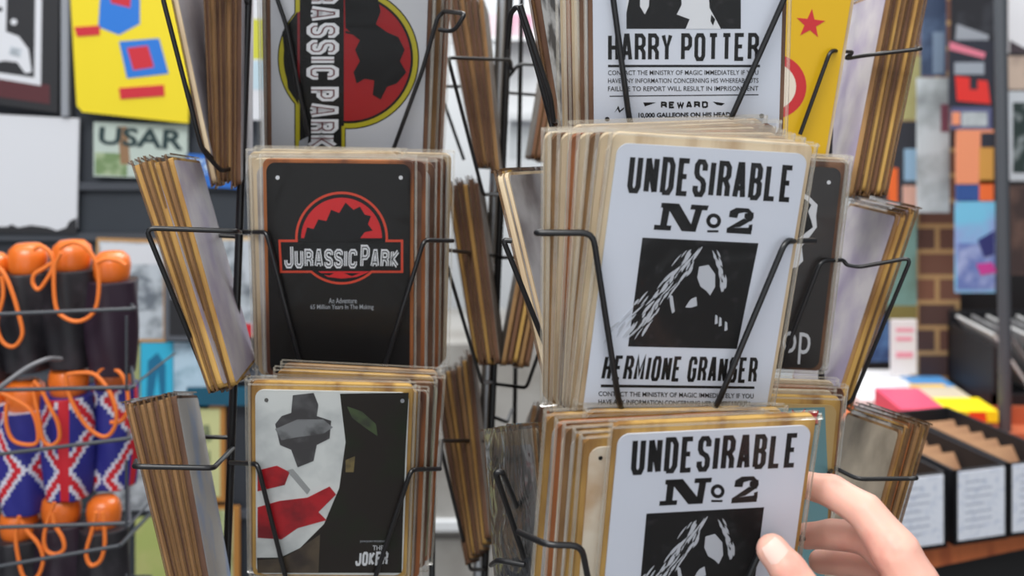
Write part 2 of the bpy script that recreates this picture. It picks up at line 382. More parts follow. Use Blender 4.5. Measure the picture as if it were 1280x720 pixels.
def let(mb):
    k = dict(gw=.40, gap=.085, t=.20, space=.14, small=.82, caps=(0, 9))
    qd = [(355,305),(500,306),(498,335),(356,335)]
    L = c.strokes(mb, 'JURASSIC PARK', qd, white_p, 6, **k)
    c.text(mb, 'An Adventure', [(411,372.5),(446,372.5),(446,379),(411,379)], mid_grey, 2, .01)
    c.text(mb, '65 Million Years In The Making', [(388,380.5),(467,380.5),(467,388),(388,388)], mid_grey, 2, .01)
def let2(mb):
    f = c.quadmap([(355,305),(500,306),(498,335),(356,335)]); t = .20; _, L = word('JURASSIC PARK', .40, .085, .20, .14, .82, (0, 9)); x = t/2
    for i, ch in enumerate('JURASSIC PARK'):
        if ch == ' ': x += .14; continue
        h = 1 if i in (0, 9) else .82; wd = .40*GW.get(ch, 1)*(1 if h == 1 else .92)
        for pl in G[ch]:
            for q in expand([(x+px*wd, t/2+py*(h-t)) for px, py in pl], .045): mb.prism([tuple(f(p.x/L, p.y)[:2]) for p in q], .0011, .0012+7*.00012, black_p)
        x += wd+t+.085
def hole(x, y, m, r=2.6): return lambda mb: c.poly(mb, circ(x, y, r, 12), m, 2)
front(c, 'black metal sign with a red round emblem and white lettered banner, left rack', M_('plate_black', (20,18,17), .4, spec=.25), rust_edge, [('emblem', emb), ('lettering', let), ('letter_inlay', let2), ('mounting_hole', hole(347,222,white_p)), ('mounting_hole', hole(501,222,white_p))], top=.002)
# --- lower left sign: pale form, dark blot, red strokes (plain stand-in)
c = Card(Q_JOK); cJOK = c
pale = M_('print_pale_grey', (214,217,215), .45, spots=(184,188,188), scale=30)
def pic(mb):
    c.poly(mb, [(425,492),(511,491),(507,560),(504,640),(502,716),(322,716),(321,697),(350,697),(375,685),(405,655),(424,610),(432,552),(427,510)], M_('print_dark_olive', (36,31,28), .45, spots=(30,38,24), scale=26, thr=.58, spec=.25), 1)
    c.poly(mb, [(322,700),(352,698),(372,687),(400,668),(398,716),(322,716)], M_('print_umber', (86,74,58), .45, spots=(50,40,36), scale=40), 1.6)
    c.poly(mb, [(434,508),(452,514),(470,530),(472,545),(456,534),(440,522)], M_('print_moss', (66,82,50), .5, spots=(46,48,40), scale=90), 1.8)
    c.poly(mb, [(432,575),(444,570),(442,590),(432,590)], M_('print_ochre', (120,104,64), .5, spots=(60,54,40), scale=90), 1.8)
    blot = M_('print_blot', (62,60,62), .5, spots=(90,90,92), scale=70, thr=.6)
    c.poly(mb, [(366,494),(392,491),(398,506),(396,520),(414,526),(412,548),(396,556),(392,576),(372,584),(364,562),(350,556),(344,530),(352,520),(364,516)], blot, 2)
    c.poly(mb, [(344,536),(372,524),(404,524),(416,534),(404,542),(372,546),(352,550)], M_('print_blot_light', (128,130,132), .5, spots=(70,70,72), scale=60), 3)
    c.poly(mb, [(358,588),(366,586),(388,612),(384,618),(372,604)], M_('print_shade_grey', (150,152,152), .5), 2)
    rd = M_('print_brush_red', (176,22,34), .4, spots=(120,16,28), scale=50, thr=.56)
    c.poly(mb, [(322,588),(346,582),(362,590),(356,606),(322,614)], rd, 2)
    c.poly(mb, [(322,634),(350,626),(384,622),(412,608),(420,618),(398,640),(408,650),(372,660),(352,674),(322,672)], rd, 2)
def let(mb):
    c.strokes(mb, 'JOKER', [(445,690),(486,689),(484,706),(444,707)], white_p, 3, gw=.32, gap=.08, t=.18)
    c.text(mb, 'THE', [(466,681.5),(479,681.5),(479,687.5),(466,687.5)], white_p, 3)
    c.text(mb, 'JOAQUIN PHOENIX', [(450,675),(483,675),(483,678),(450,678)], mid_grey, 3, .02)
front(c, 'pale and dark sign with a grey blot and red brush strokes, bottom left rack', pale, board_m[4], [('picture_panel', pic), ('lettering', let), ('mounting_hole', hole(333,500,M_('hole_grey', (90,88,86)))), ('mounting_hole', hole(503,501,mid_grey))])
# --- top right wanted sign
c = Card(Q_HP); cHP = c
def pic(mb):
    c.poly(mb, [(783,-60),(926,-60),(926,36),(783,36)], inkw, 1)
    c.poly(mb, [(800,-20),(812,-14),(811,8),(806,18),(800,8)], white_p, 2)
    c.poly(mb, [(850,-30),(884,-30),(887,10),(901,36),(857,36),(862,24),(846,18),(852,6)], white_p, 2)
    c.poly(mb, [(889,18),(894,24),(891,32),(888,26)], ink, 3); c.poly(mb, [(783,-60),(783,16),(786,0)], white_p, 2)
def let(mb):
    c.strokes(mb, 'HARRY POTTER', [(760,42),(949,41),(948,76),(760,77)], ink, 1, gw=.27, gap=.09, t=.145, space=.24)
    c.poly(mb, [(760,81),(950,81),(950,84),(760,84)], ink, 1)
    for y, t in ((88,'CONTACT THE MINISTRY OF MAGIC IMMEDIATELY IF YOU'), (98,'HAVE ANY INFORMATION CONCERNING HIS WHEREABOUTS'), (108,'FAILURE TO REPORT WILL RESULT IN IMPRISONMENT')):
        c.text(mb, t, [(760,y),(948,y-.5),(948,y+5.5),(760,y+6)], ink, 1, .01)
    c.poly(mb, [(762,119.6),(948,117.8),(948,119),(762,120.8)], ink, 1)
    c.strokes(mb, 'REWARD', [(826,127),(885,126.5),(885,135),(826,135.5)], ink, 1, gw=.75, gap=.32, t=.28)
    c.text(mb, '10,000 GALLEONS ON HIS HEAD', [(798,141),(913,140),(913,147.5),(798,148)], ink, 1, .04)
    c.poly(mb, [(804,128),(820,128),(812,131),(806,133)], ink, 1); c.poly(mb, [(891,127),(906,129),(902,132),(896,131)], ink, 1)
    c.poly(mb, [(768,141),(773,132),(775,138),(780,134),(780,136),(774,141),(772,136)], ink, 1)
    for x, y in ((759,149),(952,145)): c.poly(mb, circ(x, y, 3, 12), ink, 1)
front(c, 'white wanted sign with a reward line at its foot, top of the right rack', paper, board_m[1], [('picture_panel', pic), ('lettering', let)])
# --- the two lower wanted signs
def portrait(mb, c, TL, TR, BR, BL):
    f = c.quadmap([TL, TR, BR, BL])
    def pp(pts, m, lay): mb.prism([tuple(f(u, 1-v)[:2]) for u, v in pts], .0011, .0012+lay*.00012, m)
    pp([(0,0),(1,0),(1,1),(0,1)], inkw, 1)
    rnd = random.Random(3); st = M_('print_strand', (188,192,200), .45)
    def strand(pts, w0, lay):
        n = len(pts); L = []; R = []
        for i, p in enumerate(pts):
            a = Vector(pts[max(i-1, 0)]); b = Vector(pts[min(i+1, n-1)]); d = (b-a).normalized(); w = w0*math.sin(math.pi*(i+.15)/(n-.7))
            L.append((p[0]-d.y*w, p[1]+d.x*w)); R.append((p[0]+d.y*w, p[1]-d.x*w))
        for i in range(n-1): pp([L[i], L[i+1], R[i+1], R[i]], st, lay)
    def curve(t, k):            # left sweep, from the crown down to the lower left corner
        return (.47-.24*math.sin(t*1.5)-.30*t**1.6+k*(.05+.10*t)+.012*math.sin(t*16+k*3), .05+.9*t)
    for k in range(80):
        t0 = rnd.uniform(0, .9); dt = rnd.uniform(.06, .17); kk = rnd.uniform(-1.2, 1.3)
        strand([curve(t0+dt*i/5, kk) for i in range(6)], rnd.uniform(.004, .011), 2+.01*k)
    for k in range(26):
        t0 = rnd.uniform(0, .75); dt = rnd.uniform(.08, .2); kk = rnd.uniform(-.5, .5)
        strand([(.60+.17*math.sin(1.9*(t0+dt*i/5))+kk*.06, .05+.5*(t0+dt*i/5)) for i in range(6)], rnd.uniform(.005, .011), 2.5+.01*k)
    pp([(.52,.24),(.60,.22),(.67,.30),(.69,.42),(.66,.50),(.62,.46),(.56,.42),(.52,.34)], M_('print_strand', (188,192,200)), 3)
    pp([(.30,.50),(.33,.52),(.37,.66),(.35,.68),(.32,.60)], M_('print_strand', (188,192,200)), 3)
    pp([(.50,.54),(.54,.52),(.56,.60),(.51,.62),(.46,.62),(.48,.57)], M_('print_strand', (188,192,200)), 3)
    for a, b in ((.74,.72),(.78,.74),(.84,.78)): pp([(a,b-.04),(a+.02,b-.03),(a+.035,b+.04),(a+.01,b+.05)], M_('print_strand', (188,192,200)), 3)
def undes(c, W1, N, o, two, low=None):
    def let(mb):
        c.strokes(mb, 'UNDESIRABLE', W1, inkw, 1, gw=.205, gap=.075, t=.135)
        f = c.quadmap(N)
        def pp(pts, lay): mb.prism([tuple(f(u, v)[:2]) for u, v in pts], .0011, .0012+lay*.00012, ink)
        for pts in ([(.08,1),(.40,1),(.40,.82),(.08,.82)],[(.66,1),(1,1),(1,.82),(.66,.82)],[(0,0),(.36,0),(.36,.18),(0,.18)],[(.12,.1),(.26,.1),(.26,.9),(.12,.9)],
                    [(.76,0),(.90,0),(.90,.9),(.76,.9)],[(.14,1),(.42,1),(.90,0),(.60,0)]): pp(pts, 1)
        r = math.hypot(N[0][0]-N[3][0], N[0][1]-N[3][1])
        c.poly(mb, circ(o[0], o[1], r*.27, 24), ink, 1); c.poly(mb, [(x, y) for x, y in circ(o[0], o[1], r*.13, 16)], paper, 2)
        c.poly(mb, [(o[0]-8, o[1]+r*.34),(o[0]+6, o[1]+r*.34),(o[0]+6, o[1]+r*.42),(o[0]-8, o[1]+r*.42)], ink, 1)
        f2 = c.quadmap(two)
        ol = [(.0,.0),(.96,.0),(.96,.30),(.48,.28),(.85,.50),(.98,.66),(.96,.86),(.78,1),(.30,1),(.08,.88),(.04,.66),(.34,.62),(.38,.80),(.52,.88),(.62,.82),(.62,.66),(.48,.50),(.06,.20)]
        # fill as triangles fanned between matching strokes keeps the figure's notches
        for quad in ([(0,0),(.96,0),(.96,.26),(0,.20)],[(0,.18),(.5,.26),(.92,.54),(.62,.60)],[(.92,.50),(1,.66),(.98,.86),(.64,.80),(.64,.62)],[(.98,.80),(.78,1),(.30,1),(.06,.86),(.40,.78),(.62,.84)],[(.06,.88),(.04,.62),(.36,.60),(.40,.80)],[(.84,.14),(.98,.14),(.98,.40),(.84,.36)]):
            mb.prism([tuple(f2(u, v)[:2]) for u, v in quad], .0011, .0012+.00012, ink)
        if low: low(mb)
    return let
c = Card(Q_UM); cUM = c
def low(mb):
    c.strokes(mb, 'HERMIONE GRANGER', [(757,444),(948,447),(945,479),(751,475)], ink, 1, gw=.21, gap=.075, t=.135, space=.2)
    c.poly(mb, [(751,480.5),(943,483),(943,486),(751,484)], ink, 1)
    c.text(mb, 'CONTACT THE MINISTRY OF MAGIC IMMEDIATELY IF YOU', [(748,489),(942,492),(942,498),(748,495)], ink, 1, .015)
    c.text(mb, 'HAVE ANY INFORMATION CONCERNING HER WHEREABOUTS', [(748,499),(938,502),(938,508),(748,505)], ink, 1, .02)
def pic(mb): portrait(mb, c, (803,297), (948,304), (921,436), (785,433))
front(c, 'white wanted sign with a portrait and a name below it, middle of the right rack', paper, board_m[2],
      [('lettering', undes(c, [(788,193),(994,207),(989,253),(783,241)], [(822,253),(886,257),(875,290),(817,287)], (892,276), [(911,259),(943,261),(940,293),(908,291)], low)), ('picture_panel', pic)])
c = Card(Q_UL); cUL = c
def pic(mb): portrait(mb, c, (808,642), (955,634), (938,768), (796,776))
front(c, 'white wanted sign held by the hand at the bottom of the right rack', paper, board_m[4],
      [('lettering', undes(c, [(791,548),(1000,541),(995,584),(788,594)], [(827,600),(890,597),(884,629),(824,632)], (897,614), [(918,596),(949,595),(947,627),(914,629)])), ('picture_panel', pic)])
# ============================================================ STACKS BEHIND THE FRONT SIGNS
R_ = random.uniform
back_stack(cJPT, [(-.004,-.002,.3),(.004,.001,-.3),(-.006,.001,.2),(.006,-.001,0),(.003,0,.5),(.008,.002,-.4)], 'sleeved card behind the white sign with the sideways emblem', 'cards behind the top left sign', (1,0,3), (1,2,1))
back_stack(cJPM, [(.008,-.004,0),(-.008,-.003,.4),(.013,-.005,-.3),(-.013,.001,.4),(.018,-.003,-.2),(-.010,.002,-.3),(.021,-.002,-.4),(.024,.001,-.8)], 'sleeved card behind the black sign with the red round emblem', 'cards behind the middle left sign', (3,2,1,2), (1,2,2,2))
back_stack(cJOK, [(.003,-0.0060,0),(.009,-0.0080,0),(-.004,-0.0040,.3),(.013,-0.0040,-.3),(.010,0.0000,-1.5),(.017,-0.0020,-1.2),(.012,0.0020,-1.8)], 'sleeved card behind the sign with the red brush strokes', 'cards behind the lower left sign', (4,3,0,1), (0,1,4))
back_stack(cHP, [(-.004,.002,0),(-.008,-.003,.3),(-.011,.001,0),(-.003,0,-.2),(-.014,0,.2)], 'sleeved card behind the wanted sign with the reward line', 'cards behind the top right sign', (1,2,3), (2,0,1))
back_stack(cUM, [(-0.0014,0.0000,1), (-0.0023,0.0006,2.2), (-0.0029,0.0012,3.5), (-0.0038,0.0018,4.5), (-0.0055,0.0024,5.2), (-0.0074,0.0030,6), (-0.0091,0.0036,6.5), (0.01,0.0050,5), (0.006,0.0070,5.5)], 'sleeved card behind the wanted sign with the name line', 'cards behind the middle right sign', (2,0,2,3), (0,2,0))
back_stack(cUL, [(-0.0110,-0.0090,.5),(-0.0150,-0.0080,0),(-0.0180,-0.0060,.6),(-0.0220,-0.0050,.4),(-0.0110,-0.0030,-2.0),(-0.0260,-0.0040,0),(-0.0160,-0.0020,-2.4)], 'sleeved card behind the wanted sign held by the hand', 'cards behind the lower right sign', (4,4,0,3), (0,4,2))
# ============================================================ SIDE STACKS
SS = side_stack
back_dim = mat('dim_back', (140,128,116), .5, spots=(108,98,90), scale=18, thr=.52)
SS(((206,-42),(256,192)), ((206,-42),(256,192)), (246,-45), 1.12, 1, 'left', 'pale sleeved card leaning outward, leftmost in the top left pocket, left rack', None, (2,), (2,))
SS(((254,-45),(264,194)), ((296,-45),(295,190)), (312,-50), 1.14, 7, 'left', 'brown edged card upright in the top left pocket, left rack', 'cards in the top left pocket of the left rack', (1,0,1), (1,2))
SS(((165,200),(262,488)), ((207,196),(287,480)), (240,190), 1.06, 6, 'left', 'tan edged card leaning left in the middle left pocket, left rack', 'cards in the middle left pocket of the left rack', (4,0,4), (0,2), backm=back_lilac)
SS(((157,503),(222,770)), ((212,494),(262,770)), (236,472), 1.04, 8, 'left', 'dull brown edged card in the lower left pocket, left rack', 'cards in the lower left pocket of the left rack', (0,1,0), (2,1), backm=mat('blue_patched_back', (186,182,178), .4, spots=(92,142,206), scale=13, thr=.58))
SS(((556,-12),(602,238)), ((598,-12),(622,238)), (604,-16), 1.42, 6, 'left', 'brown edged card in the top left pocket, rear rack', 'cards in the top left pocket of the rear rack', (1,1,0), (2,0), backm=back_dim)
SS(((558,225),(598,474)), ((592,222),(622,474)), (599,212), 1.42, 6, 'left', 'brown edged card in the middle left pocket, rear rack', 'cards in the middle left pocket of the rear rack', (4,1,1), (0,1), backm=back_dim)
SS(((543,470),(583,705)), ((584,440),(610,705)), (590,430), 1.46, 7, 'left', 'brown edged card in the lower left pocket, rear rack', 'cards in the lower left pocket of the rear rack', (1,0,4), (1,2), backm=back_dim)
SS(((705,232),(656,478)), ((672,232),(628,474)), (668,222), 1.44, 5, 'right', 'brown card leaning right in the middle right pocket, rear rack', 'cards in the middle right pocket of the rear rack', (1,0,4), (2,1), backm=back_dim)
SS(((725,-15),(684,222)), ((704,-15),(664,224)), (697,-20), 1.46, 4, 'right', 'grey card in top right pocket, rear rack', 'cards in the top right pocket of the rear rack', (1,2,1), (2,2), backm=back_dim)
SS(((690,505),(652,745)), ((672,505),(628,745)), (668,496), 1.46, 3, 'right', 'cloudy card in the lower right pocket, rear rack', 'cards in the lower right pocket of the rear rack', (3,1,0), (2,0), backm=back_dim)
# left side pockets of the right rack
SS(((636,-150),(688,150)), ((643,-150),(692,150)), (702,-150), .98, 2, 'left', 'grey patterned sleeved card in the top left pocket, right rack', 'cards in the top left pocket of the right rack', (1,1), (3,3), backm=M_('grey_pattern', (70,72,74), .5, spots=(190,192,192), scale=60, thr=.5))
SS(((619,213),(689,506)), ((624,212),(693,503)), (688,188), .98, 2, 'left', 'grey backed sleeved card leaning left in the middle left pocket, right rack', 'cards in the middle left pocket of the right rack', (2,2), (0,2), backm=M_('grey_smoky', (168,166,168), .4, spots=(104,98,100), scale=18, thr=.5))
SS(((668,526),(693,810)), ((712,530),(716,815)), (606,492), .93, 7, 'left', 'sleeved card fanned in the lower left pocket, right rack', 'cards in the lower left pocket of the right rack', (2,1,1), (2,1,1), ref=0)
# right hand rack D
SS(((1160,-22),(1104,252)), ((1118,-22),(1066,250)), (1068,-16), 1.18, 7, 'right', 'tan edged card leaning right in the top pocket, far right rack', 'cards in the top right pocket of the far right rack', (0,4,1), (0,2), backm=back_lilac)
SS(((1146,258),(1064,500)), ((1130,268),(1053,502)), (1066,262), 1.2, 4, 'right', 'pale card leaning right in the middle pocket, far right rack', 'cards in the middle right pocket of the far right rack', (4,0), (0,2), backm=back_lilac)
SS(((1160,526),(1090,770)), ((1134,532),(1072,770)), (1068,503), 1.14, 5, 'right', 'grey card leaning right in the lower pocket, far right rack', 'cards in the lower right pocket of the far right rack', (4,0,3), (0,2), backm=back_warm)
# ============================================================ THE WIRE RACKS
def rack(name, label, cx, d, rods, pockets, pole=None, wr=.0016):
    base = P(cx, 720, d); base.z = 0
    e = empty(name, Matrix.Translation(base), label, 'rack'); inv = Matrix.Translation(-base)
    def lp(pts): return [inv@(p if isinstance(p, Vector) else P(*p)) for p in pts]
    for (a, b, r) in rods:
        A, B = P(*a), P(*b); dv = (A-B).normalized(); top = A+dv*.25
        k = (B.z-.05)/dv.z; foot = B-dv*k*.0-Vector((0, 0, B.z-.05))
        mb = MB(); mb.tube(lp([top, A, B, foot]), r, wire, 10); mb.build('post', e)
    for pc in pockets:
        for pl in pc: mb = MB(); mb.tube(lp(pl), wr, wire, 8, .006); mb.build('pocket_wire', e)
    if pole:
        A, B = P(*pole[0]), P(*pole[1]); mb = MB(); mb.tube(lp([A+(A-B)*.6, B, Vector((B.x, B.y, .04))]), pole[2], M_('steel_pole', (196,200,204), .3, 1), 16); mb.build('centre_pole', e)
    mb = MB(); mb.lathe([(0, .045), (.05, .045), (.12, .02), (.125, 0), (0, 0)], wire, seg=28); mb.build('base', e)
    return e
def on(c, pts, z): return [c.on(x, y, z) for x, y in pts]
Zf = .0062
# left rack
rodsL = [((310,0,1.19), (283,720,1.19), .0031), ((546,0,1.30), (540,720,1.30), .0026)]
pk = [
 [on(cJPM,[(300,290)],-.03)+on(cJPM,[(333,290),(377,460)],Zf)+on(cJPM,[(384,478),(470,478)],.002)+on(cJPM,[(478,468),(530,300)],Zf)+on(cJPM,[(566,301)],-.03)],
 [on(cJOK,[(288,578)],-.03)+on(cJOK,[(322,580),(357,722)],Zf)+on(cJOK,[(362,740),(460,740)],.002)+on(cJOK,[(469,722),(514,587)],Zf)+on(cJOK,[(550,586)],-.03), [(552,551,1.28),(549,586,1.14)]],
 [on(cJPT,[(340,-20),(358,32),(385,170)],Zf), on(cJPT,[(492,186),(528,88),(547,22),(555,14)],Zf)+[P(582,17,1.14), P(567,40,1.15), P(549,37,1.16)]],
 [[(301,291,1.19),(296,289,1.02),(182,285,1.0),(265,489,1.05),(292,478,1.19)], [(300,296,1.2),(262,294,1.2),(240,306,1.17)]],
 [[(291,560,1.19),(267,585,.99),(168,583,.98),(170,576,1.12)], [(262,770,1.19),(225,760,1.0),(200,758,1.1)], [(290,547,1.2),(246,546,1.2),(232,562,1.17)]],
 [[(310,5,1.19),(294,-8,1.15),(202,-8,1.07),(252,186,1.12),(276,214,1.14),(300,208,1.19)], [(254,186,1.14),(272,206,1.17),(300,202,1.2)]],
]
rack('wire_rack', 'black wire rack on the left holding the red emblem signs', 420, 1.3, rodsL, pk, wr=.0017)
# rear rack
rodsB = [((637,0,1.5), (606,720,1.5), .0036), ((652,0,1.62), (640,720,1.62), .0024)]
pk = [
 [[(640,88,1.5),(638,75,1.46),(560,72,1.30),(604,243,1.36),(628,243,1.5)], [(636,108,1.62),(548,108,1.60),(580,200,1.6)]],
 [[(622,320,1.5),(553,312,1.30),(602,478,1.38),(616,478,1.5)]],
 [[(612,551,1.5),(549,551,1.33),(588,712,1.4),(606,712,1.5)]],
 [[(636,96,1.5),(648,80,1.5),(672,81,1.5)], [(634,116,1.62),(676,119,1.62)]],
 [[(620,480,1.5),(658,485,1.44),(716,322,1.36),(622,322,1.5)], [(614,520,1.5),(634,528,1.52),(640,512,1.6)]],
]
rack('wire_rack', 'black wire rack seen in the gap between the left and right racks', 622, 1.55, rodsB, pk, ((628,0,1.56), (598,720,1.56), .0055), wr=.0017)
# right rack
rodsR = [((698,-10,1.06), (700,720,1.06), .0028), ((860,-10,1.06), (850,720,1.06), .0028)]
pk = [
 [on(cUM,[(700,292)],-.05)+on(cUM,[(668,291)],.002)+on(cUM,[(741,291),(773,500)],Zf)+on(cUM,[(780,520),(885,520)],.002)+on(cUM,[(897,505),(982,301)],Zf)+on(cUM,[(1018,301)],-.02)],
 [on(cUL,[(648,665)],-.02)+on(cUL,[(684,681),(727,682),(750,800)],Zf)+on(cUL,[(760,860),(880,860)],.002)+on(cUL,[(900,800),(958,672)],Zf)+on(cUL,[(1004,673)],-.01), [(652,655,.99),(700,650,1.0)], [(650,660,.97),(672,760,1.0)]],
 [on(cHP,[(764,-20),(787,152)],Zf)+on(cHP,[(795,170),(900,170)],.002)+on(cHP,[(912,152),(984,-10)],Zf)],
 [[(640,301,.93),(629,300,.93),(697,470,.96),(720,472,1.05)]],
 [[(634,60,.98),(638,16,.96),(648,6,.95),(690,150,.97),(705,156,1.06)], [(650,6,.93),(688,120,.95),(692,152,.96)], [(652,10,.99),(690,158,1.0)]],
 [[(614,706,.97),(622,700,.93),(656,706,.92)], [(655,655,.99),(628,590,.90),(619,590,.90),(668,735,.95)]],
]
rack('wire_rack', 'black wire rack on the right holding the wanted signs', 850, 1.12, rodsR, pk, wr=.0017)
# far right rack and its front cards
Q_Y = [978, -60, 1.12, .02, .2, -.10, 1.05]; Q_B = [960, 205, 1.14, .05, .16, -.06, 1.05]; Q_T = [950, 503, 1.10, .03, .16, -.04, 1.05]
cY, cB, cT = Card(Q_Y), Card(Q_B), Card(Q_T)
c = cY
def art(mb):
    st = []
    for k in range(10): a = math.radians(-84+36*k); r = 19 if k % 2 == 0 else 7.6; st.append((1013+r*math.cos(a), 30+r*math.sin(a)))
    c.poly(mb, st, M_('print_star_red', (196,40,44), .4), 2)
    c.poly(mb, circ(968, 108, 40, 40), M_('print_star_red', (196,40,44)), 1); c.poly(mb, circ(966, 108, 29, 40), M_('print_cream', (226,214,196)), 2)
front(c, 'yellow sign with a red star and a red ring, top of the far right rack', M_('print_golden', (216,172,10), .45), board_m[2], [('printed_mark', art)], sleeve=False)
c = cB
def art(mb):
    c.poly(mb, [(986,230),(1012,246),(1022,256),(1020,270),(1021,284),(1012,296),(1002,308),(1004,326),(996,334),(985,336)], white_p, 1)
    c.poly(mb, [(984,236),(1008,250),(1014,256),(1010,264),(1014,276),(1016,284),(1008,290),(996,300),(984,302)], black_p, 2)
def let(mb):
    c.text(mb, 'pop', [(962,412),(1014,416),(1011,456),(960,452)], white_p, 1, 0, .0)
front(c, 'black sign with a white outline and thin white word, middle of far right rack', M_('plate_warm_black', (38,33,31), .4, spots=(60,46,40), scale=10, thr=.62), board_m[1], [('printed_mark', art), ('lettering', let), ('mounting_hole', lambda mb: c.poly(mb, circ(1036, 228, 2.6, 10), white_p, 1))])
c = cT
def art(mb):
    c.poly(mb, [(900,512),(1031,509),(1036,620),(1030,730),(900,730)], M_('print_teal', (108,150,156), .5), 1)
def let(mb):
    c.strokes(mb, 'GAME', [(952,517),(1027,514),(1027,531),(952,533)], ink, 2, gw=.5, gap=.12, t=.42); c.strokes(mb, 'GAME', [(951,516),(1026,513),(1026,529),(951,531)], M_('print_star_red', (196,40,44)), 3, gw=.5, gap=.15, t=.32)
front(c, 'teal sign with a tan border and red block letters, bottom of the far right rack', M_('plate_tan_border', (190,160,104), .5), board_m[4], [('picture_panel', art), ('lettering', let)])
back_stack(cB, [(.002,.001,.2),(.006,0,-.2),(.008,.001,0)], 'card behind the black sign with the thin word', 'cards behind the black sign of the far right rack', (2,1), (0,1))
back_stack(cT, [(-.003,.002,.2),(.004,.004,-.6),(-.001,.007,-.4)], 'card behind the teal sign with red letters', 'cards behind the teal sign', (2,3), (0,2))
rodsD = [((1043,0,1.25), (1018,720,1.25), .0026), ((1028,0,1.33), (1004,720,1.33), .0026)]
pk = [
 [on(cY,[(1000,168),(1038,63)],Zf)+[P(1067,65,1.17), P(1055,74,1.18), P(1076,70,1.17), P(1151,61,1.14), P(1142,58,1.3)]],
 [on(cB,[(976,460),(986,430),(1026,326)],Zf)+[P(1054,325,1.17), P(1058,331,1.17), P(1074,334,1.17), P(1139,322,1.15), P(1064,503,1.19), P(1052,505,1.2), P(1030,492,1.25)]],
 [[(1036,592,1.10),(1042,584,1.13),(1072,599,1.13),(1146,598,1.10),(1136,590,1.25)]],
]
rack('wire_rack', 'black wire rack at the far right holding the yellow star sign', 1000, 1.35, rodsD, pk, wr=.0016)
# ============================================================ LEFT: THE PARTITION AND WHAT HANGS ON IT
def hang(name, label, cat, quad, d, m, art=(), texts=(), th=.004, strokes=(), group=None):
    """a flat sign hung in the plane y = d; quad and art are traced outlines, built at their real place and size"""
    o = (P(*quad[2], d)+P(*quad[3], d))/2
    e = empty(name, Matrix.Translation(o), label, cat, group)
    l = lambda x, y: tuple((P(x, y, d)-o)[k] for k in (0, 2))
    fn = lambda v: Vector((v.x, -v.z, v.y))
    mb = MB(); mb.prism([l(*p) for p in quad], -.001, th, m, fn); mb.build('panel', e)
    if art or texts or strokes:
        mb = MB()
        for i, (mm, pts) in enumerate(art): mb.prism([l(*p) for p in pts], th-.0005, th+.0003*(1+i), mm, fn)
        zt = th+.0003*(2+len(art))
        for mm, t, qd in texts:
            A, B, D_, E_ = [l(*p) for p in qd]
            for fc in btext(t, .03): mb.add([Vector((A[0]*(1-u)*v+B[0]*u*v+D_[0]*u*(1-v)+E_[0]*(1-u)*(1-v), -zt, A[1]*(1-u)*v+B[1]*u*v+D_[1]*u*(1-v)+E_[1]*(1-u)*(1-v))) for u, v in fc], [list(range(len(fc)))], mm)
        mb.build('printed_panel', e)
    return e
def R4(x0, y0, x1, y1, dx=0): return [(x0, y0), (x1, y0+dx), (x1, y1+dx), (x0, y1)]
DW = 2.53
W_ = M_('hung_white', (222,224,230), .5); Bk = M_('hung_black', (38,38,42), .5); Gy = M_('hung_grey', (150,154,162), .5)
mottle = M_('hung_mottled', (196,204,212), .5, spots=(104,112,120), scale=34, thr=.56)
sprd = M_('hung_red', (206,36,52), .45); spbl = M_('hung_blue', (34,120,214), .45)
hang('framed_print', 'black framed print with a pale abstract figure, hanging top left above the blank sign', 'picture', [(-60,-60),(78,-60),(76,141),(-60,122)], DW, Bk,
     [(M_('hung_maroon', (86,38,44)), [(-60,92),(66,106),(66,130),(-60,112)]), (W_, [(-60,-60),(57,-60),(55,107),(-60,88)]), (Bk, [(-60,-60),(49,-60),(47,97),(-60,82)]),
      (W_, [(-60,-60),(14,-50),(12,40),(28,46),(40,62),(44,90),(36,92),(26,78),(10,76),(-60,92)]), (mottle, [(18,58),(32,62),(30,72),(16,68)]), (Bk, [(-60,4),(8,10),(8,15),(-60,10)]), (W_, circ(22, 28, 4, 10))], th=.012)
mb = MB(); a = P(80,-60,DW); b = P(89,145,DW); mb.box((a.x, a.y-.012, b.z), (b.x, a.y, a.z), Gy); tag(mb.build('metal_strip'), 'narrow grey metal strip between the framed print and the yellow sign', 'strip')
ysign = M_('hung_yellow', (242,218,28), .4)
hang('metal_sign', 'bright yellow sign with angular red and blue bands on the left wall', 'sign', [(86,-60),(240,-60),(236,154),(104,140),(97,132)], 2.5, ysign,
     [(spbl, [(130,-60),(176,-60),(176,30),(150,44),(124,34)]), (sprd, [(134,-60),(168,-60),(164,10),(140,4)]),
      (spbl, [(150,52),(200,48),(212,92),(160,98)]), (sprd, [(160,60),(186,57),(194,84),(168,88)]),
      (sprd, [(94,34),(126,32),(126,44),(98,46)]), (sprd, [(150,110),(206,106),(207,120),(152,124)])])
hang('blank_sign', 'blank white sign with chipped lower edge on the left wall', 'sign', [(-60,140),(100,148),(97,284),(92,291),(60,286),(-60,285)], DW, W_,
     [(Bk, [(-60,283),(10,283),(16,280),(24,284),(40,281),(62,284),(72,288),(84,284),(88,276),(97,272),(97,292),(-60,290)])])
hang('letter_sign', 'pale green sign with dark capital letters, below the yellow sign', 'sign', [(118,152),(235,156),(235,196),(180,222),(118,220)], DW, M_('hung_pale_green', (190,204,196), .5),
     [(M_('hung_leaf', (120,146,100), .6, spots=(170,186,150), scale=50), [(120,190),(160,192),(160,220),(120,218)]), (M_('hung_wood', (150,116,84)), [(148,158),(160,158),(164,205),(152,205)])],
     [(M_('hung_deep_green', (36,60,62)), 'USAR', [(126,158),(232,162),(230,188),(124,180)])])
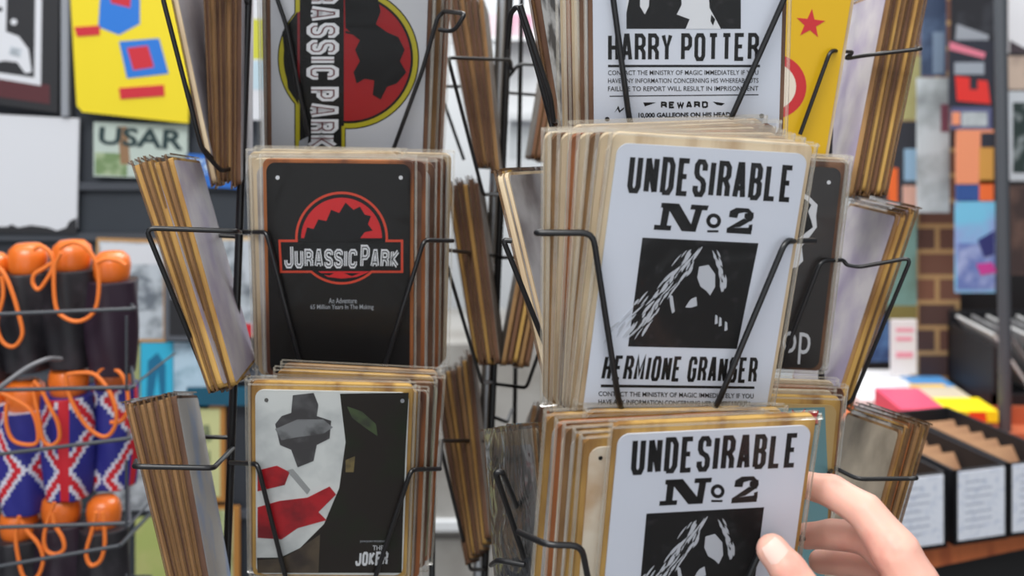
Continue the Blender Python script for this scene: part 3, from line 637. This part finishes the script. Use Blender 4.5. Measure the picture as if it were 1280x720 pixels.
hang('letter_sign', 'blue and white sign with a single white letter, right of the green letter sign', 'sign', [(233,192),(302,196),(302,236),(236,232)], DW, M_('hung_azure', (40,110,200), .45),
     [(M_('hung_sky', (186,210,232)), [(238,198),(300,202),(300,222),(240,216)])], [(M_('hung_azure', (40,110,200)), 'KE', [(246,200),(276,202),(276,218),(246,216)])])
hang('metal_sign', 'white sign with grey marks and an orange rim, left of the middle tan cards', 'sign', [(122,297),(208,300),(208,427),(150,427),(120,400)], DW, M_('hung_orange_rim', (196,150,96)),
     [(mottle, [(125,301),(205,304),(205,423),(128,423)]), (W_, [(128,304),(200,306),(200,330),(128,330)]), (M_('hung_smudge', (110,118,128), .6, spots=(180,188,196), scale=60), [(166,340),(192,350),(196,386),(176,388),(164,366)])])
hang('framed_print', 'small dark grey framed print with a red patch, behind the middle tan cards', 'picture', R4(208,300,247,424), 2.5, M_('hung_frame_grey', (92,96,104)),
     [(Bk, R4(214,308,241,418)), (W_, R4(216,314,240,336)), (sprd, R4(217,336,239,348)), (Gy, R4(216,360,240,372))], th=.01)
hang('metal_sign', 'narrow cream edged sign with grey marks, beside the left rack post', 'sign', R4(262,296,330,420), DW, M_('hung_cream', (220,190,150)), [(mottle, R4(274,300,328,416)), (sprd, R4(300,404,316,420))])
hang('metal_sign', 'olive green sign between the top umbrellas and the cyan sign', 'sign', R4(150,430,176,500), DW, M_('hung_olive', (168,176,120), .5, spots=(140,148,100), scale=20))
hang('metal_sign', 'cyan sign with a darker wave shape behind the lower left cards', 'sign', R4(177,428,217,520), DW, M_('hung_cyan', (52,182,220), .45), [(M_('hung_deep_cyan', (20,110,150)), [(184,500),(186,450),(198,440),(208,456),(208,500),(202,500),(198,462),(192,500)])])
hang('metal_sign', 'white and pale blue sign right of the cyan sign', 'sign', R4(218,428,262,520), DW, M_('hung_pale_blue', (188,214,232), .5, spots=(120,160,180), scale=30, thr=.6))
hang('metal_sign', 'deep teal sign behind the left rack post', 'sign', R4(234,484,330,506), 2.515, M_('hung_teal', (18,86,112), .5))
hang('metal_sign', 'pale yellow print with dark figures and an orange rim, right of the lower left cards', 'sign', R4(232,506,282,626), DW, M_('hung_amber_rim', (186,128,60)),
     [(M_('hung_primrose', (206,208,150), .5), R4(232,510,276,620)), (M_('hung_dark_shapes', (110,120,90), .5, spots=(190,196,140), scale=60, thr=.5), [(244,532),(262,530),(266,550),(250,556)]), (M_('hung_dark_shapes', (110,120,90)), [(246,566),(264,562),(264,586),(250,590)])])
hang('metal_sign', 'black and white sign between the flag umbrellas and the lower left cards', 'sign', [(130,540),(196,536),(196,640),(120,640)], DW, M_('hung_bw', (64,68,72), .5, spots=(196,200,206), scale=26, thr=.5))
hang('metal_sign', 'yellow green sign low behind the bottom umbrellas', 'sign', R4(170,646,232,760), DW, M_('hung_lime', (178,190,110), .5, spots=(200,196,130), scale=12))
hang('metal_sign', 'amber rimmed pale green sign at the bottom beside the left rack post', 'sign', R4(240,632,300,760), DW, M_('hung_amber_rim', (186,128,60)), [(M_('hung_sage', (190,200,150), .5, spots=(150,160,110), scale=30), R4(242,636,292,756))])
hang('metal_sign', 'narrow yellow and white sign seen between the top cards and the first rack post', 'sign', R4(296,-40,336,150), 2.5, W_, [(M_('hung_lemon', (206,206,60)), R4(300,24,336,74)), (M_('hung_ice', (190,214,226), .5), R4(298,76,336,112))])
# ---- umbrellas in wire trays
flagb = M_('flag_blue', (38,40,130), .6, bump=.3, scale=80); flagr = M_('flag_red', (196,28,44), .6); flagw = M_('flag_white', (206,208,222), .6)
dark_f = M_('umbrella_black', (28,27,32), .45, spots=(50,46,52), scale=30, bump=.4); plum = M_('umbrella_plum', (44,30,44), .45)
org = M_('orange_wood', (226,112,34), .35, coat=.4); cordm = M_('orange_cord', (232,120,44), .6)
def umbrella(px, py, d, label, kind, cord, cd, r=.0218, length=.17, lean=0.0):
    top = P(px, py, d); e = empty('folding_umbrella', Matrix.Translation(top-Vector((0, 0, length))), label, 'umbrella', 'umbrellas in the wire trays')
    mb = MB(); H = length-.012; n, mrows = 48, 60; vs = []
    for j in range(mrows+1):
        v = j/mrows; rr = .0295*(.80+.25*math.sin(min(1, v*1.3)*math.pi/2))*(1-.10*v)
        for i in range(n):
            a = 2*math.pi*i/n; q = rr*(1+.06*math.sin(a*5+v*4)); vs.append((q*math.cos(a), q*math.sin(a), v*H))
    fs = [[j*n+i, j*n+(i+1) % n, (j+1)*n+(i+1) % n, (j+1)*n+i] for j in range(mrows) for i in range(n)]
    def pick(i, j):
        if kind == 'black': return dark_f
        if kind == 'plum': return plum
        u = ((i+.5)/n*2+px*.011) % 1-.5; v = ((j+.5)/mrows*1.25+px*.013) % 1-.5
        if abs(u) < .07: return flagr
        dd = abs(abs(u)-abs(v)*.8); return flagr if dd < .05 else (flagw if dd < .11 else flagb)
    groups = {}
    for k, f in enumerate(fs): groups.setdefault(pick(k % n, k//n), []).append(f)
    b = 0; mb.v = vs
    for m, ff in groups.items():
        i = mb.mi(m)
        for f in ff: mb.f.append(f); mb.m.append(i); mb.sm.append(True)
    mb.f.append(list(range(n))[::-1]); mb.m.append(0); mb.sm.append(False); mb.f.append([mrows*n+i for i in range(n)]); mb.m.append(0); mb.sm.append(False)
    mb.build('canopy', e)
    mb = MB(); mb.lathe([(0, -.020), (r*.80, -.020), (r*.95, -.006), (r, .004), (r*.92, .013), (r*.6, .019), (0, .020)], org, Matrix.Translation((0, 0, length)), 24); h = mb.build('handle', e)
    o = top-Vector((0, 0, length))
    pts = [P(x, y, cd)-o for x, y in cord]
    # Catmull-Rom through the cord
    q = []
    for i in range(len(pts)-1):
        a, b_, c_, d_ = pts[max(0, i-1)], pts[i], pts[i+1], pts[min(len(pts)-1, i+2)]
        for t in (0, .25, .5, .75): q.append(.5*((2*b_)+(c_-a)*t+(2*a-5*b_+4*c_-d_)*t*t+(3*b_-a-3*c_+d_)*t**3))
    q.append(pts[-1]); mb = MB(); mb.tube(q, .0023, cordm, 8); mb.build('wrist_cord', e)
    return e
D1 = 1.72; C1 = 1.66
umbrella(-12, 338, D1, 'black folding umbrella with orange knob and cord, first in the top tray', 'black', [(-14,330),(2,338),(14,362),(24,395),(28,418),(18,433),(4,428),(-4,405),(4,370),(2,345)], C1, length=.12)
umbrella(35, 326, D1, 'black folding umbrella with orange knob, second in the top tray', 'black', [(42,312),(52,308),(64,318),(66,334),(58,350),(48,362),(41,354),(43,343),(54,336),(66,328)], C1, length=.12)
umbrella(90, 322, D1, 'black folding umbrella with a long hanging orange cord, third in the top tray', 'black', [(76,316),(68,335),(68,370),(74,392),(96,402),(116,392),(123,368),(122,335),(110,312),(92,303),(74,310)], C1, length=.12)
umbrella(140, 336, D1, 'black folding umbrella with short orange knob, right end of the top tray', 'plum', [(122,328),(132,324),(148,326),(157,332)], C1, .0205, .115)
umbrella(-14, 488, D1, 'flag pattern folding umbrella cut by the left edge, first in the middle tray', 'flag', [(-14,480),(0,490),(20,500),(38,512),(46,530),(47,552),(34,556),(16,550),(8,530),(8,505)], C1, length=.125)
umbrella(32, 496, D1, 'flag pattern folding umbrella with orange knob, second in the middle tray', 'flag', [(42,476),(52,488),(62,508),(72,528),(74,548),(64,557),(54,550),(50,530),(44,500),(40,480)], C1, length=.125)
umbrella(86, 478, D1, 'flag pattern folding umbrella with a wide orange cord loop, third in the middle tray', 'flag', [(82,468),(86,492),(98,518),(114,538),(132,546),(144,532),(144,508),(134,485),(118,468),(100,466),(84,468)], C1, length=.125)
umbrella(142, 468, D1+.04, 'flag pattern folding umbrella with orange knob, right end of the middle tray', 'flag', [(122,468),(130,460),(148,464),(158,482),(160,510),(152,526),(138,528)], C1+.03, length=.125)
umbrella(25, 655, D1, 'dark folding umbrella with orange knob, first in the bottom tray', 'black', [(24,645),(20,668),(22,692),(30,722),(46,722),(54,700),(48,680),(34,664),(26,650)], C1)
umbrella(77, 637, D1, 'dark folding umbrella with small orange loop, middle of the bottom tray', 'plum', [(68,628),(60,650),(55,672),(58,688),(70,693),(80,686),(78,672),(68,655),(66,640)], C1)
umbrella(130, 642, D1, 'dark folding umbrella with narrow hanging orange loop, right end of the bottom tray', 'black', [(120,640),(116,660),(108,688),(110,702),(116,707),(126,700),(131,680),(130,655),(128,640)], C1, .019)
def tray(name, label, fr, ex, yb, bars):
    pts = [P(*p) for p in fr]; o = pts[0].copy(); o.z = P(0, yb, 1.7).z; o.x = P(60, 0, 1.7).x
    e = empty(name, Matrix.Translation(o), label, 'wire tray'); gm = M_('tray_wire', (60,64,70), .4)
    mb = MB(); mb.tube([p-o for p in pts], .0022, gm, 8, .004); mb.build('rim', e)
    mb = MB(); mb.tube([Vector((p.x, p.y, P(0, yb, 1.7).z))-o for p in pts], .0022, gm, 8, .004); mb.build('bottom_frame', e)
    for x in bars:
        A = P(x, fr[0][1], 1.58); B = A.copy(); B.z = P(0, yb, 1.7).z
        mb = MB(); mb.tube([A-o, B-o, B-o+Vector((0, .16, 0))], .0014, gm, 6, .004); mb.build('upright', e)
    return e
tray('wire_tray', 'dark wire tray holding the black umbrellas, top of three', [(-60,395,1.58),(168,386,1.60),(158,372,1.92),(-60,372,1.92)], 0, 462, (158,))
tray('wire_tray', 'dark wire tray holding the flag pattern umbrellas, middle of three', [(-60,575,1.58),(162,548,1.60),(158,530,1.92),(-60,535,1.92)], 0, 622, (158,))
tray('wire_tray', 'dark wire tray holding the lowest umbrellas, bottom of three', [(-60,718,1.58),(150,682,1.60),(190,640,1.92),(-60,640,1.92)], 0, 800, (158,))
mb = MB(); mb.tube([P(-20,500,1.5), P(8,478,1.5), P(36,458,1.52), P(60,448,1.55), P(76,449,1.6)], .0026, M_('grey_cable', (110,110,114), .5), 8, .01); tag(mb.build('wire_hook'), 'curved grey wire arm crossing above the flag pattern umbrellas', 'hook')
# ============================================================ CENTRE AND RIGHT: THE SHOP BEHIND
def X(x, d): return (x-640)/F*d
def Z(y, d): return CZ-(y-HZ)/F*d
def slab(name, label, cat, x0, x1, y0, y1, d, ln, m, th=None, group=None, art=()):
    """box whose front face spans x0..x1, y0..y1 at real depth d and runs ln further back; art sits on its front"""
    o = Vector((X((x0+x1)/2, d), d+ln/2, Z(y1, d))); mb = MB()
    mb.box((X(x0, d)-o.x, -ln/2, 0), (X(x1, d)-o.x, ln/2, Z(y0, d)-o.z), m)
    for i, (mm, pts) in enumerate(art):
        fn = lambda v: Vector((v.x, -v.z, v.y)); mb.prism([(X(a, d)-o.x, Z(b, d)-o.z) for a, b in pts], ln/2-.001, ln/2+.0005*(1+i), mm, fn)
    ob = mb.build(name, None, Matrix.Translation(o)); return tag(ob, label, cat, group) if label else ob
# dark board and brick pier at the right
o = slab('wall_board', None, None, 1072, 1700, -400, 720, 2.86, .04, M_('board_dark', (40,38,40), .7)); o['kind'] = 'structure'
def brick_mat():
    m = bpy.data.materials.new('brick'); m.use_nodes = True; nt = m.node_tree; b = nt.nodes['Principled BSDF']; b.inputs['Roughness'].default_value = .85
    tc = nt.nodes.new('ShaderNodeTexCoord'); sp = nt.nodes.new('ShaderNodeSeparateXYZ'); cb = nt.nodes.new('ShaderNodeCombineXYZ'); br = nt.nodes.new('ShaderNodeTexBrick')
    nt.links.new(tc.outputs['Object'], sp.inputs[0]); nt.links.new(sp.outputs[0], cb.inputs[0]); nt.links.new(sp.outputs[2], cb.inputs[1]); nt.links.new(cb.outputs[0], br.inputs['Vector'])
    br.inputs['Scale'].default_value = 1; br.inputs['Brick Width'].default_value = .10; br.inputs['Row Height'].default_value = .062; br.inputs['Mortar Size'].default_value = .006
    br.inputs['Color1'].default_value = (*lin((126,84,66)), 1); br.inputs['Color2'].default_value = (*lin((70,54,54)), 1); br.inputs['Mortar'].default_value = (*lin((176,142,98)), 1)
    nt.links.new(br.outputs['Color'], b.inputs['Base Color']); return m
o = slab('wall_pier', None, None, 1143, 1200, -200, 600, 2.68, .16, brick_mat()); o['kind'] = 'structure'
def poster(label, x0, x1, y0, y1, d, m, art=(), name='poster', cat='poster', group=None):
    return slab(name, label, cat, x0, x1, y0, y1, d, .008, m, None, group, art)
navy = M_('poster_navy', (52,66,92), .5, spots=(96,118,150), scale=9); nearblack = M_('poster_black', (30,30,36), .5, spots=(70,72,80), scale=12, thr=.6)
poster('dark blue mottled poster hanging high beside the leaning top cards, far right', 1152, 1183, -80, 95, 2.5, navy, [(M_('poster_steel', (120,138,160)), R4(1166,40,1180,92))])
poster('long white poster with faint grey print hanging over the brick pier', 1147, 1187, 97, 266, 2.5, M_('poster_pale', (188,196,200), .5, spots=(128,134,136), scale=9, thr=.52), [(M_('poster_wine', (120,70,84)), R4(1176,130,1186,165))])
poster('dark grey poster above the pink stripe, in the tall hanging column', 1190, 1244, -80, 66, 2.45, nearblack, [(Gy, [(1196,30),(1236,44),(1234,62),(1194,50)])])
poster('poster with a pink diagonal stripe and red block letter, in the tall hanging column', 1187, 1242, 50, 134, 2.43, M_('poster_ink', (40,42,54)),
       [(M_('poster_pink', (214,120,140)), [(1187,52),(1232,66),(1230,73),(1187,62)]), (M_('poster_ash', (150,158,168)), R4(1193,78,1230,93)), (M_('poster_scarlet', (220,50,44)), [(1194,95),(1212,97),(1212,112),(1222,112),(1222,100),(1234,101),(1238,130),(1196,126)])])
poster('small blue and white poster above the orange one, in the hanging column', 1190, 1240, 134, 162, 2.43, M_('poster_blue_grey', (88,92,130)), [(M_('poster_pale', (188,196,200)), R4(1202,140,1234,158)), (M_('poster_orange', (236,150,110)), R4(1190,140,1200,156))])
poster('orange poster with an amber right side, in the hanging column', 1196, 1242, 162, 230, 2.43, M_('poster_orange', (236,150,110), .5), [(M_('poster_amber', (206,150,70)), R4(1224,184,1242,230)), (M_('poster_ink', (40,42,54)), R4(1226,166,1242,184))])
poster('blue and orange striped poster between the orange and the cyan ones', 1196, 1242, 231, 251, 2.43, M_('poster_cobalt', (50,84,150)), [(M_('poster_vermilion', (236,110,50)), R4(1224,225,1242,251))])
poster('cyan to violet poster with a magenta patch, lowest in the hanging column', 1195, 1244, 252, 366, 2.43, M_('poster_cyan', (120,196,230), .5, spots=(150,160,214), scale=8, thr=.5),
       [(M_('poster_periwinkle', (104,124,186), .5, spots=(170,184,224), scale=24), R4(1196,304,1244,362)), (M_('poster_indigo', (44,48,110)), [(1222,300),(1243,288),(1243,318),(1230,322)]), (M_('poster_magenta', (196,62,150)), [(1220,330),(1240,328),(1246,340),(1226,344)])])
mb = MB(); a, b = Vector((X(1250,2.3), 2.3, Z(-60,2.3))), Vector((X(1256,2.3), 2.3, Z(430,2.3))); mb.tube([a-b+Vector((0,0,b.z)), Vector((0,0,b.z)), Vector((0,0,.0))], .013, M_('pole_grey', (74,78,84), .5), 12)
tag(mb.build('metal_pole', None, Matrix.Translation((b.x, b.y, 0))), 'grey metal upright pole right of the hanging poster column', 'pole')
poster('white sign with a dark shape at the top right edge of the view', 1262, 1330, -80, 66, 2.5, M_('poster_pure', (222,222,226)), [(M_('poster_umber', (66,56,62)), [(1262,50),(1280,60),(1330,62),(1330,66),(1262,66)])])
poster('pale tan picture under the white sign at the right edge', 1258, 1330, 70, 112, 2.5, M_('poster_sand', (196,176,160), .5, spots=(140,120,110), scale=10))
poster('dark green print in a white frame at the right edge', 1256, 1330, 114, 226, 2.5, M_('poster_frame', (196,202,208)), [(M_('poster_dark_green', (36,52,50), .5, spots=(170,180,182), scale=22, thr=.62), R4(1266,128,1330,216))])
poster('dark brown picture below the green print at the right edge', 1262, 1330, 232, 344, 2.5, M_('poster_brown', (62,48,46), .5, spots=(120,92,80), scale=9, thr=.55))
poster('teal panel hanging left of the brick pier', 1110, 1146, 262, 388, 2.62, M_('poster_teal', (110,146,140), .5, spots=(90,110,96), scale=10), [(M_('poster_olive', (120,110,60)), R4(1110,382,1146,400))])
poster('white notice with pink lines of print left of the brick pier', 1114, 1146, 400, 468, 2.5, M_('poster_pure', (222,222,226)), [(M_('poster_rose', (226,150,170)), R4(1120,410,1142,415)), (M_('poster_rose', (226,150,170)), R4(1120,421,1140,426)), (M_('poster_rose', (226,150,170)), R4(1120,440,1141,447))])
poster('dark blue picture seen behind the wire of the far right rack', 1078, 1112, 396, 452, 2.64, M_('poster_midnight', (34,60,104), .5, spots=(90,130,180), scale=14))
poster('yellow green picture behind the topmost leaning cards', 1118, 1152, 70, 150, 2.62, M_('poster_straw', (176,172,120), .5, spots=(150,140,90), scale=12))
poster('picture with orange and pale blue patches beside the long white poster', 1108, 1150, 152, 262, 2.62, M_('poster_charcoal', (52,54,62)), [(M_('poster_sky', (150,186,214)), R4(1130,186,1148,226)), (M_('poster_vermilion', (236,110,50)), R4(1110,210,1122,262)), (M_('poster_blush', (220,176,160)), R4(1128,232,1146,262))])
# table with bins and printed matter
wood = M_('table_wood', (196,108,62), .5, spots=(164,84,48), scale=12, stretch=(1,6,1))
e = empty('sales_table', Matrix.Translation((X(1190,2.2), 2.2, 0)), 'orange brown wooden table carrying the bins and printed packs', 'table'); o = Vector((X(1190,2.2), 2.2, 0))
tp = [(X(1010,1.66), 1.66), (X(1420,1.92), 1.92), (X(1420,2.8), 2.8), (X(1010,2.8), 2.8)]
mb = MB(); mb.prism([(a-o.x, b-o.y) for a, b in tp], .735, .775, wood); mb.build('table_top', e)
mb = MB(); mb.prism([(tp[0][0]-o.x, tp[0][1]+.03-o.y), (tp[1][0]-o.x, tp[1][1]+.03-o.y), (tp[1][0]-o.x, tp[1][1]+.05-o.y), (tp[0][0]-o.x, tp[0][1]+.05-o.y)], .2, .735, M_('table_skirt', (26,26,28), .7)); mb.build('front_panel', e)
for a, b in tp:
    cx = a-o.x+(.05 if a < 1.0 else -.05); cy = b-o.y+(.09 if b < 2.3 else -.06); mb = MB(); mb.box((cx-.025, cy-.025, 0), (cx+.025, cy+.025, .735), M_('table_leg', (40,38,38))); mb.build('leg', e)
blk = M_('bin_black', (30,30,34), .5); labm = M_('bin_label', (226,230,240), .6, spots=(196,204,222), scale=90, thr=.62); kraft = M_('kraft', (176,134,98), .7, spots=(150,110,80), scale=10)
def bin_(label, xl, dl, xr, dr, z0=.776, h=.118, ln=.30, lab=(.12,.98)):
    A = Vector((X(xl, dl), dl, z0)); B = Vector((X(xr, dr), dr, z0)); w = (B-A).length; u = (B-A).normalized(); n = Vector((-u.y, u.x, 0))
    M = Matrix((( u.x, n.x, 0, (A.x+B.x)/2), (u.y, n.y, 0, (A.y+B.y)/2), (0, 0, 1, z0), (0, 0, 0, 1)))
    e = empty('print_bin', M, label, 'bin', 'bins with white labels'); t = .006; hw = w/2
    mb = MB(); mb.box((-hw, 0, 0), (hw, t, h), blk); mb.box((-hw, ln-t, 0), (hw, ln, h), blk); mb.box((-hw, 0, 0), (-hw+t, ln, h), blk); mb.box((hw-t, 0, 0), (hw, ln, h), blk); mb.box((-hw, 0, 0), (hw, ln, t), blk); mb.build('bin_body', e)
    mb = MB(); mb.box((-hw+w*lab[0], -.002, .008), (-hw+w*lab[1], 0, h-.002), labm)
    for k in range(7): mb.box((-hw+w*(lab[0]+.12), -.0024, h-.02-.012*k), (-hw+w*(lab[0]+.12)+w*(.5 if k % 3 else .36), -.002, h-.0175-.012*k), M_('label_print', (176,182,196)))
    mb.build('label_card', e)
    for k in range(6):
        mb = MB(); Mt = Matrix.Rotation(math.radians(-38), 4, 'X'); hh = .115
        mb.box((-hw+.012, -.002, 0), (hw-.012, .002, hh), kraft, Mt)
        ob = mb.build('print_pack', None, M@Matrix.Translation((0, .045+.038*k, .012)))
        tag(ob, 'brown card sleeve leaning in the '+label.split(' bin')[0]+' bin, '+ORD[k]+' from its front', 'card sleeve', 'sleeves in the '+label.split(' bin')[0]+' bin')
bin_('left label bin on the table, beside the hand', 1112, 1.70, 1184, 1.73, lab=(.06,.92))
bin_('middle label bin on the table', 1193, 1.735, 1260, 1.765, lab=(.06,.92))
bin_('right label bin on the table, cut by the right edge', 1262, 1.768, 1335, 1.80, lab=(.04,.95))
tray_m = M_('carton_orange', (186,96,60), .7)
e = empty('open_carton', Matrix.Translation((X(1260,2.1), 2.2, .776)), 'open orange brown carton behind the labelled bins', 'carton')
for nm, a, b in (('front_flap', (-.17,-.12,0), (.23,-.115,.07)), ('back_wall', (-.17,.14,0), (.23,.145,.045)), ('side_wall', (-.17,-.12,0), (-.165,.14,.045)), ('side_wall', (.225,-.12,0), (.23,.14,.045)), ('carton_floor', (-.17,-.12,0), (.23,.14,.006))):
    mb = MB(); mb.box(a, b, tray_m); mb.build(nm, e)
S = slab
S('cardboard_sheet', 'curved brown cardboard sheet lying over the bins by the leaning grey card', 'cardboard', 1150, 1236, 566, 570, 1.96, .12, kraft)
S('paper_stack', 'white paper stack on the table, nearer one', 'paper', 1076, 1166, 500, 512, 2.42, .18, M_('paper_bright', (236,236,240), .5))
S('paper_stack', 'small white paper stack at the back of the table under the notice', 'paper', 1080, 1150, 478, 486, 2.64, .12, M_('paper_bright', (236,236,240), .5))
S('booklet', 'blue booklet at the back of the table', 'booklet', 1144, 1196, 484, 490, 2.58, .10, M_('booklet_blue', (84,150,210), .5))
S('booklet', 'orange yellow booklet in front of the blue one', 'booklet', 1152, 1196, 492, 502, 2.46, .08, M_('booklet_yellow', (244,190,20), .5))
S('carton', 'beige flat carton left of the black record crate', 'carton', 1166, 1222, 502, 512, 2.38, .12, M_('carton_beige', (196,184,162), .6))
S('print_pack_yellow', 'bright yellow pack with a red patch on the table edge of the crate', 'pack', 1180, 1248, 514, 528, 2.27, .10, M_('pack_yellow', (248,222,30), .45), art=[(M_('pack_red', (226,70,30)), [(1212,515),(1232,515),(1234,527),(1208,527)])])
S('print_pack_pink', 'pink and crimson pack beside the grey backed leaning cards', 'pack', 1126, 1184, 512, 546, 2.2, .16, M_('pack_pink', (224,80,110), .45), art=[(M_('pack_crimson', (240,30,70)), [(1158,514),(1180,514),(1184,545),(1160,545)])])
e = empty('record_crate', Matrix.Translation((X(1290,2.45), 2.52, .90)), 'black crate of leaning grey sleeves above the table at the right edge', 'crate')
for nm, a, b in (('crate_side', (-.10,-.10,-.124), (.30,-.09,-.075)), ('crate_side', (-.10,.14,-.124), (.30,.15,.06)), ('crate_side', (-.10,-.10,-.124), (-.09,.15,.03)), ('crate_floor', (-.10,-.10,-.124), (.30,.15,-.11))):
    mb = MB(); mb.box(a, b, blk); mb.build(nm, e)
for k in range(8):
    mb = MB(); mb.box((-.003, -.085, 0), (.003, .12, .155), M_('record_sleeve_grey', (150,150,152), .45, spots=(90,88,90), scale=14) if k % 2 else M_('record_sleeve_pale', (206,206,206), .45))
    ob = mb.build('record_sleeve', None, Matrix.Translation((X(1290,2.45)+.036*k-.005, 2.52, .825))@Matrix.Rotation(math.radians(-34), 4, 'Y')); tag(ob, 'grey sleeve leaning in the black crate, '+ORD[k]+' from its left end', 'record sleeve', 'sleeves in the black crate')
# centre background
cab = M_('cabinet_white', (236,240,244), .35); cabg = M_('cabinet_grey', (168,166,162), .5, spots=(140,136,130), scale=5)
S('wall_cabinet', 'white wall cabinet glimpsed high between the two racks', 'cabinet', 632, 720, 48, 142, 3.2, .3, cab)
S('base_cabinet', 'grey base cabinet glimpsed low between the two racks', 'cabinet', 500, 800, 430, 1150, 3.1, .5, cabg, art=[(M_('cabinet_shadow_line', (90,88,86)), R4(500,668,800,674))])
S('shelf_rail', 'white rail crossing the base cabinet between the racks', 'rail', 500, 640, 652, 664, 3.08, .04, cab)
S('pink_box', 'pink and white patterned box on a shelf behind the rear rack', 'box', 585, 665, 18, 46, 3.1, .2, M_('box_pink', (226,206,214), .6, spots=(206,140,170), scale=14, thr=.56))
S('wall_shelf', 'pale wall shelf carrying the pink patterned box', 'shelf', 560, 700, 46, 50, 3.1, .3, cab)
S('framed_notice', 'grey framed notice on the back wall seen below the cabinet', 'notice', 636, 690, 150, 200, 3.25, .02, M_('notice_grey', (190,196,200), .5), art=[(Gy, R4(640,152,686,158))])
# ============================================================ THE HAND
skin = mat('skin', (236,182,164), .5, spots=(226,156,140), scale=38, thr=.6, bump=.12)
nt = skin.node_tree; bs = nt.nodes['Principled BSDF']; bs.inputs['Subsurface Weight'].default_value = .25; bs.inputs['Subsurface Radius'].default_value = (.01, .004, .002); bs.inputs['Subsurface Scale'].default_value = .4
def hand():
    # joints: traced place, depth in layout units, radius in px at that depth
    def J(x, y, d, r): return (P(x, y, d), r/F*d*K)
    chains = {
     'index': [J(1142,728,.800,33), J(1120,690,.805,32), J(1082,640,.822,25), J(1040,614,.842,22), J(1006,606,.858,18)],
     'middle': [J(1165,775,.815,33), J(1140,725,.825,30), J(1084,672,.845,23), J(1040,668,.866,20), J(1008,670,.882,17)],
     'ring': [J(1180,810,.83,32), J(1150,765,.845,28), J(1092,706,.868,22), J(1052,702,.886,19), J(1026,702,.898,16)],
     'little': [J(1190,850,.84,30), J(1160,815,.86,25), J(1110,760,.885,20), J(1075,748,.90,17), J(1052,748,.91,14)],
     'thumb': [J(1165,880,.775,46), J(1080,830,.765,38), J(1020,762,.772,29), J(985,712,.782,25), J(966,688,.787,21.5)],
     'palm1': [J(1142,728,.800,33), J(1190,840,.80,50), J(1250,930,.74,58)],
     'palm2': [J(1165,775,.815,33), J(1200,860,.81,48), J(1250,930,.74,58)],
     'palm3': [J(1180,810,.83,32), J(1215,880,.82,44), J(1250,930,.74,58)],
     'palm4': [J(1190,850,.84,30), J(1225,900,.82,42), J(1250,930,.74,58)],
     'web': [J(1130,735,.80,30), J(1120,800,.79,36), J(1165,880,.775,46)],
     'heel': [J(1165,880,.775,46), J(1210,930,.76,54), J(1250,930,.74,58)],
     'arm': [J(1250,930,.74,58), J(1310,1040,.66,62), J(1460,1300,.50,80)],
    }
    me = bpy.data.meshes.new('hand_base'); bm = bmesh.new()
    def ball(c, r):
        bmesh.ops.create_icosphere(bm, subdivisions=2, radius=r, matrix=Matrix.Translation(c))
    for ch in chains.values():
        for (a, ra), (b, rb) in zip(ch, ch[1:]):
            n = max(2, int((b-a).length/.0028))
            for i in range(n+1):
                t = i/n; r = ra*(1-t)+rb*t
                ball(a.lerp(b, t), r*(1-.05*math.sin(math.pi*t)))
    bm.to_mesh(me); bm.free()
    o = bpy.data.objects.new('hand_tmp', me); C.objects.link(o)
    md = o.modifiers.new('r', 'REMESH'); md.mode = 'VOXEL'; md.voxel_size = .0013
    sm = o.modifiers.new('s', 'SMOOTH'); sm.iterations = 9; sm.factor = .5
    dg = bpy.context.evaluated_depsgraph_get(); m2 = bpy.data.meshes.new_from_object(o.evaluated_get(dg)); bpy.data.objects.remove(o)
    org = P(1250, 930, .74); m2.transform(Matrix.Translation(-org)); m2.materials.clear(); m2.materials.append(skin)
    for p in m2.polygons: p.use_smooth = True
    m2.name = 'person'; ob = link('person', m2, None, Matrix.Translation(org))
    tag(ob, 'bare right hand of a person gripping the lowest wanted sign between thumb and fingers', 'person')
    # thumb nail
    tip, r = chains['thumb'][-1]; ip = chains['thumb'][-2][0]; ax = (tip-ip).normalized(); out = Vector((-.05, -1, .35)); out = (out-ax*out.dot(ax)).normalized(); sd = ax.cross(out)
    mb = MB(); vs = []; n = 8
    for j in range(n+1):
        for i in range(n+1):
            u, v = i/n*2-1, j/n*2-1; k = (1-.25*max(0, v)**2*abs(u)); a = u*.75*k
            vs.append(tip-ax*(.0015-v*.0065)+sd*math.sin(a)*r*.93+out*(math.cos(a)*r*.93+.0004-abs(v)**3*.0006)-org)
    mb.add(vs, [[j*(n+1)+i, j*(n+1)+i+1, (j+1)*(n+1)+i+1, (j+1)*(n+1)+i] for j in range(n) for i in range(n)], mat('nail', (244,206,192), .25, coat=.5), True)
    mb.build('thumb_nail', ob)
hand()
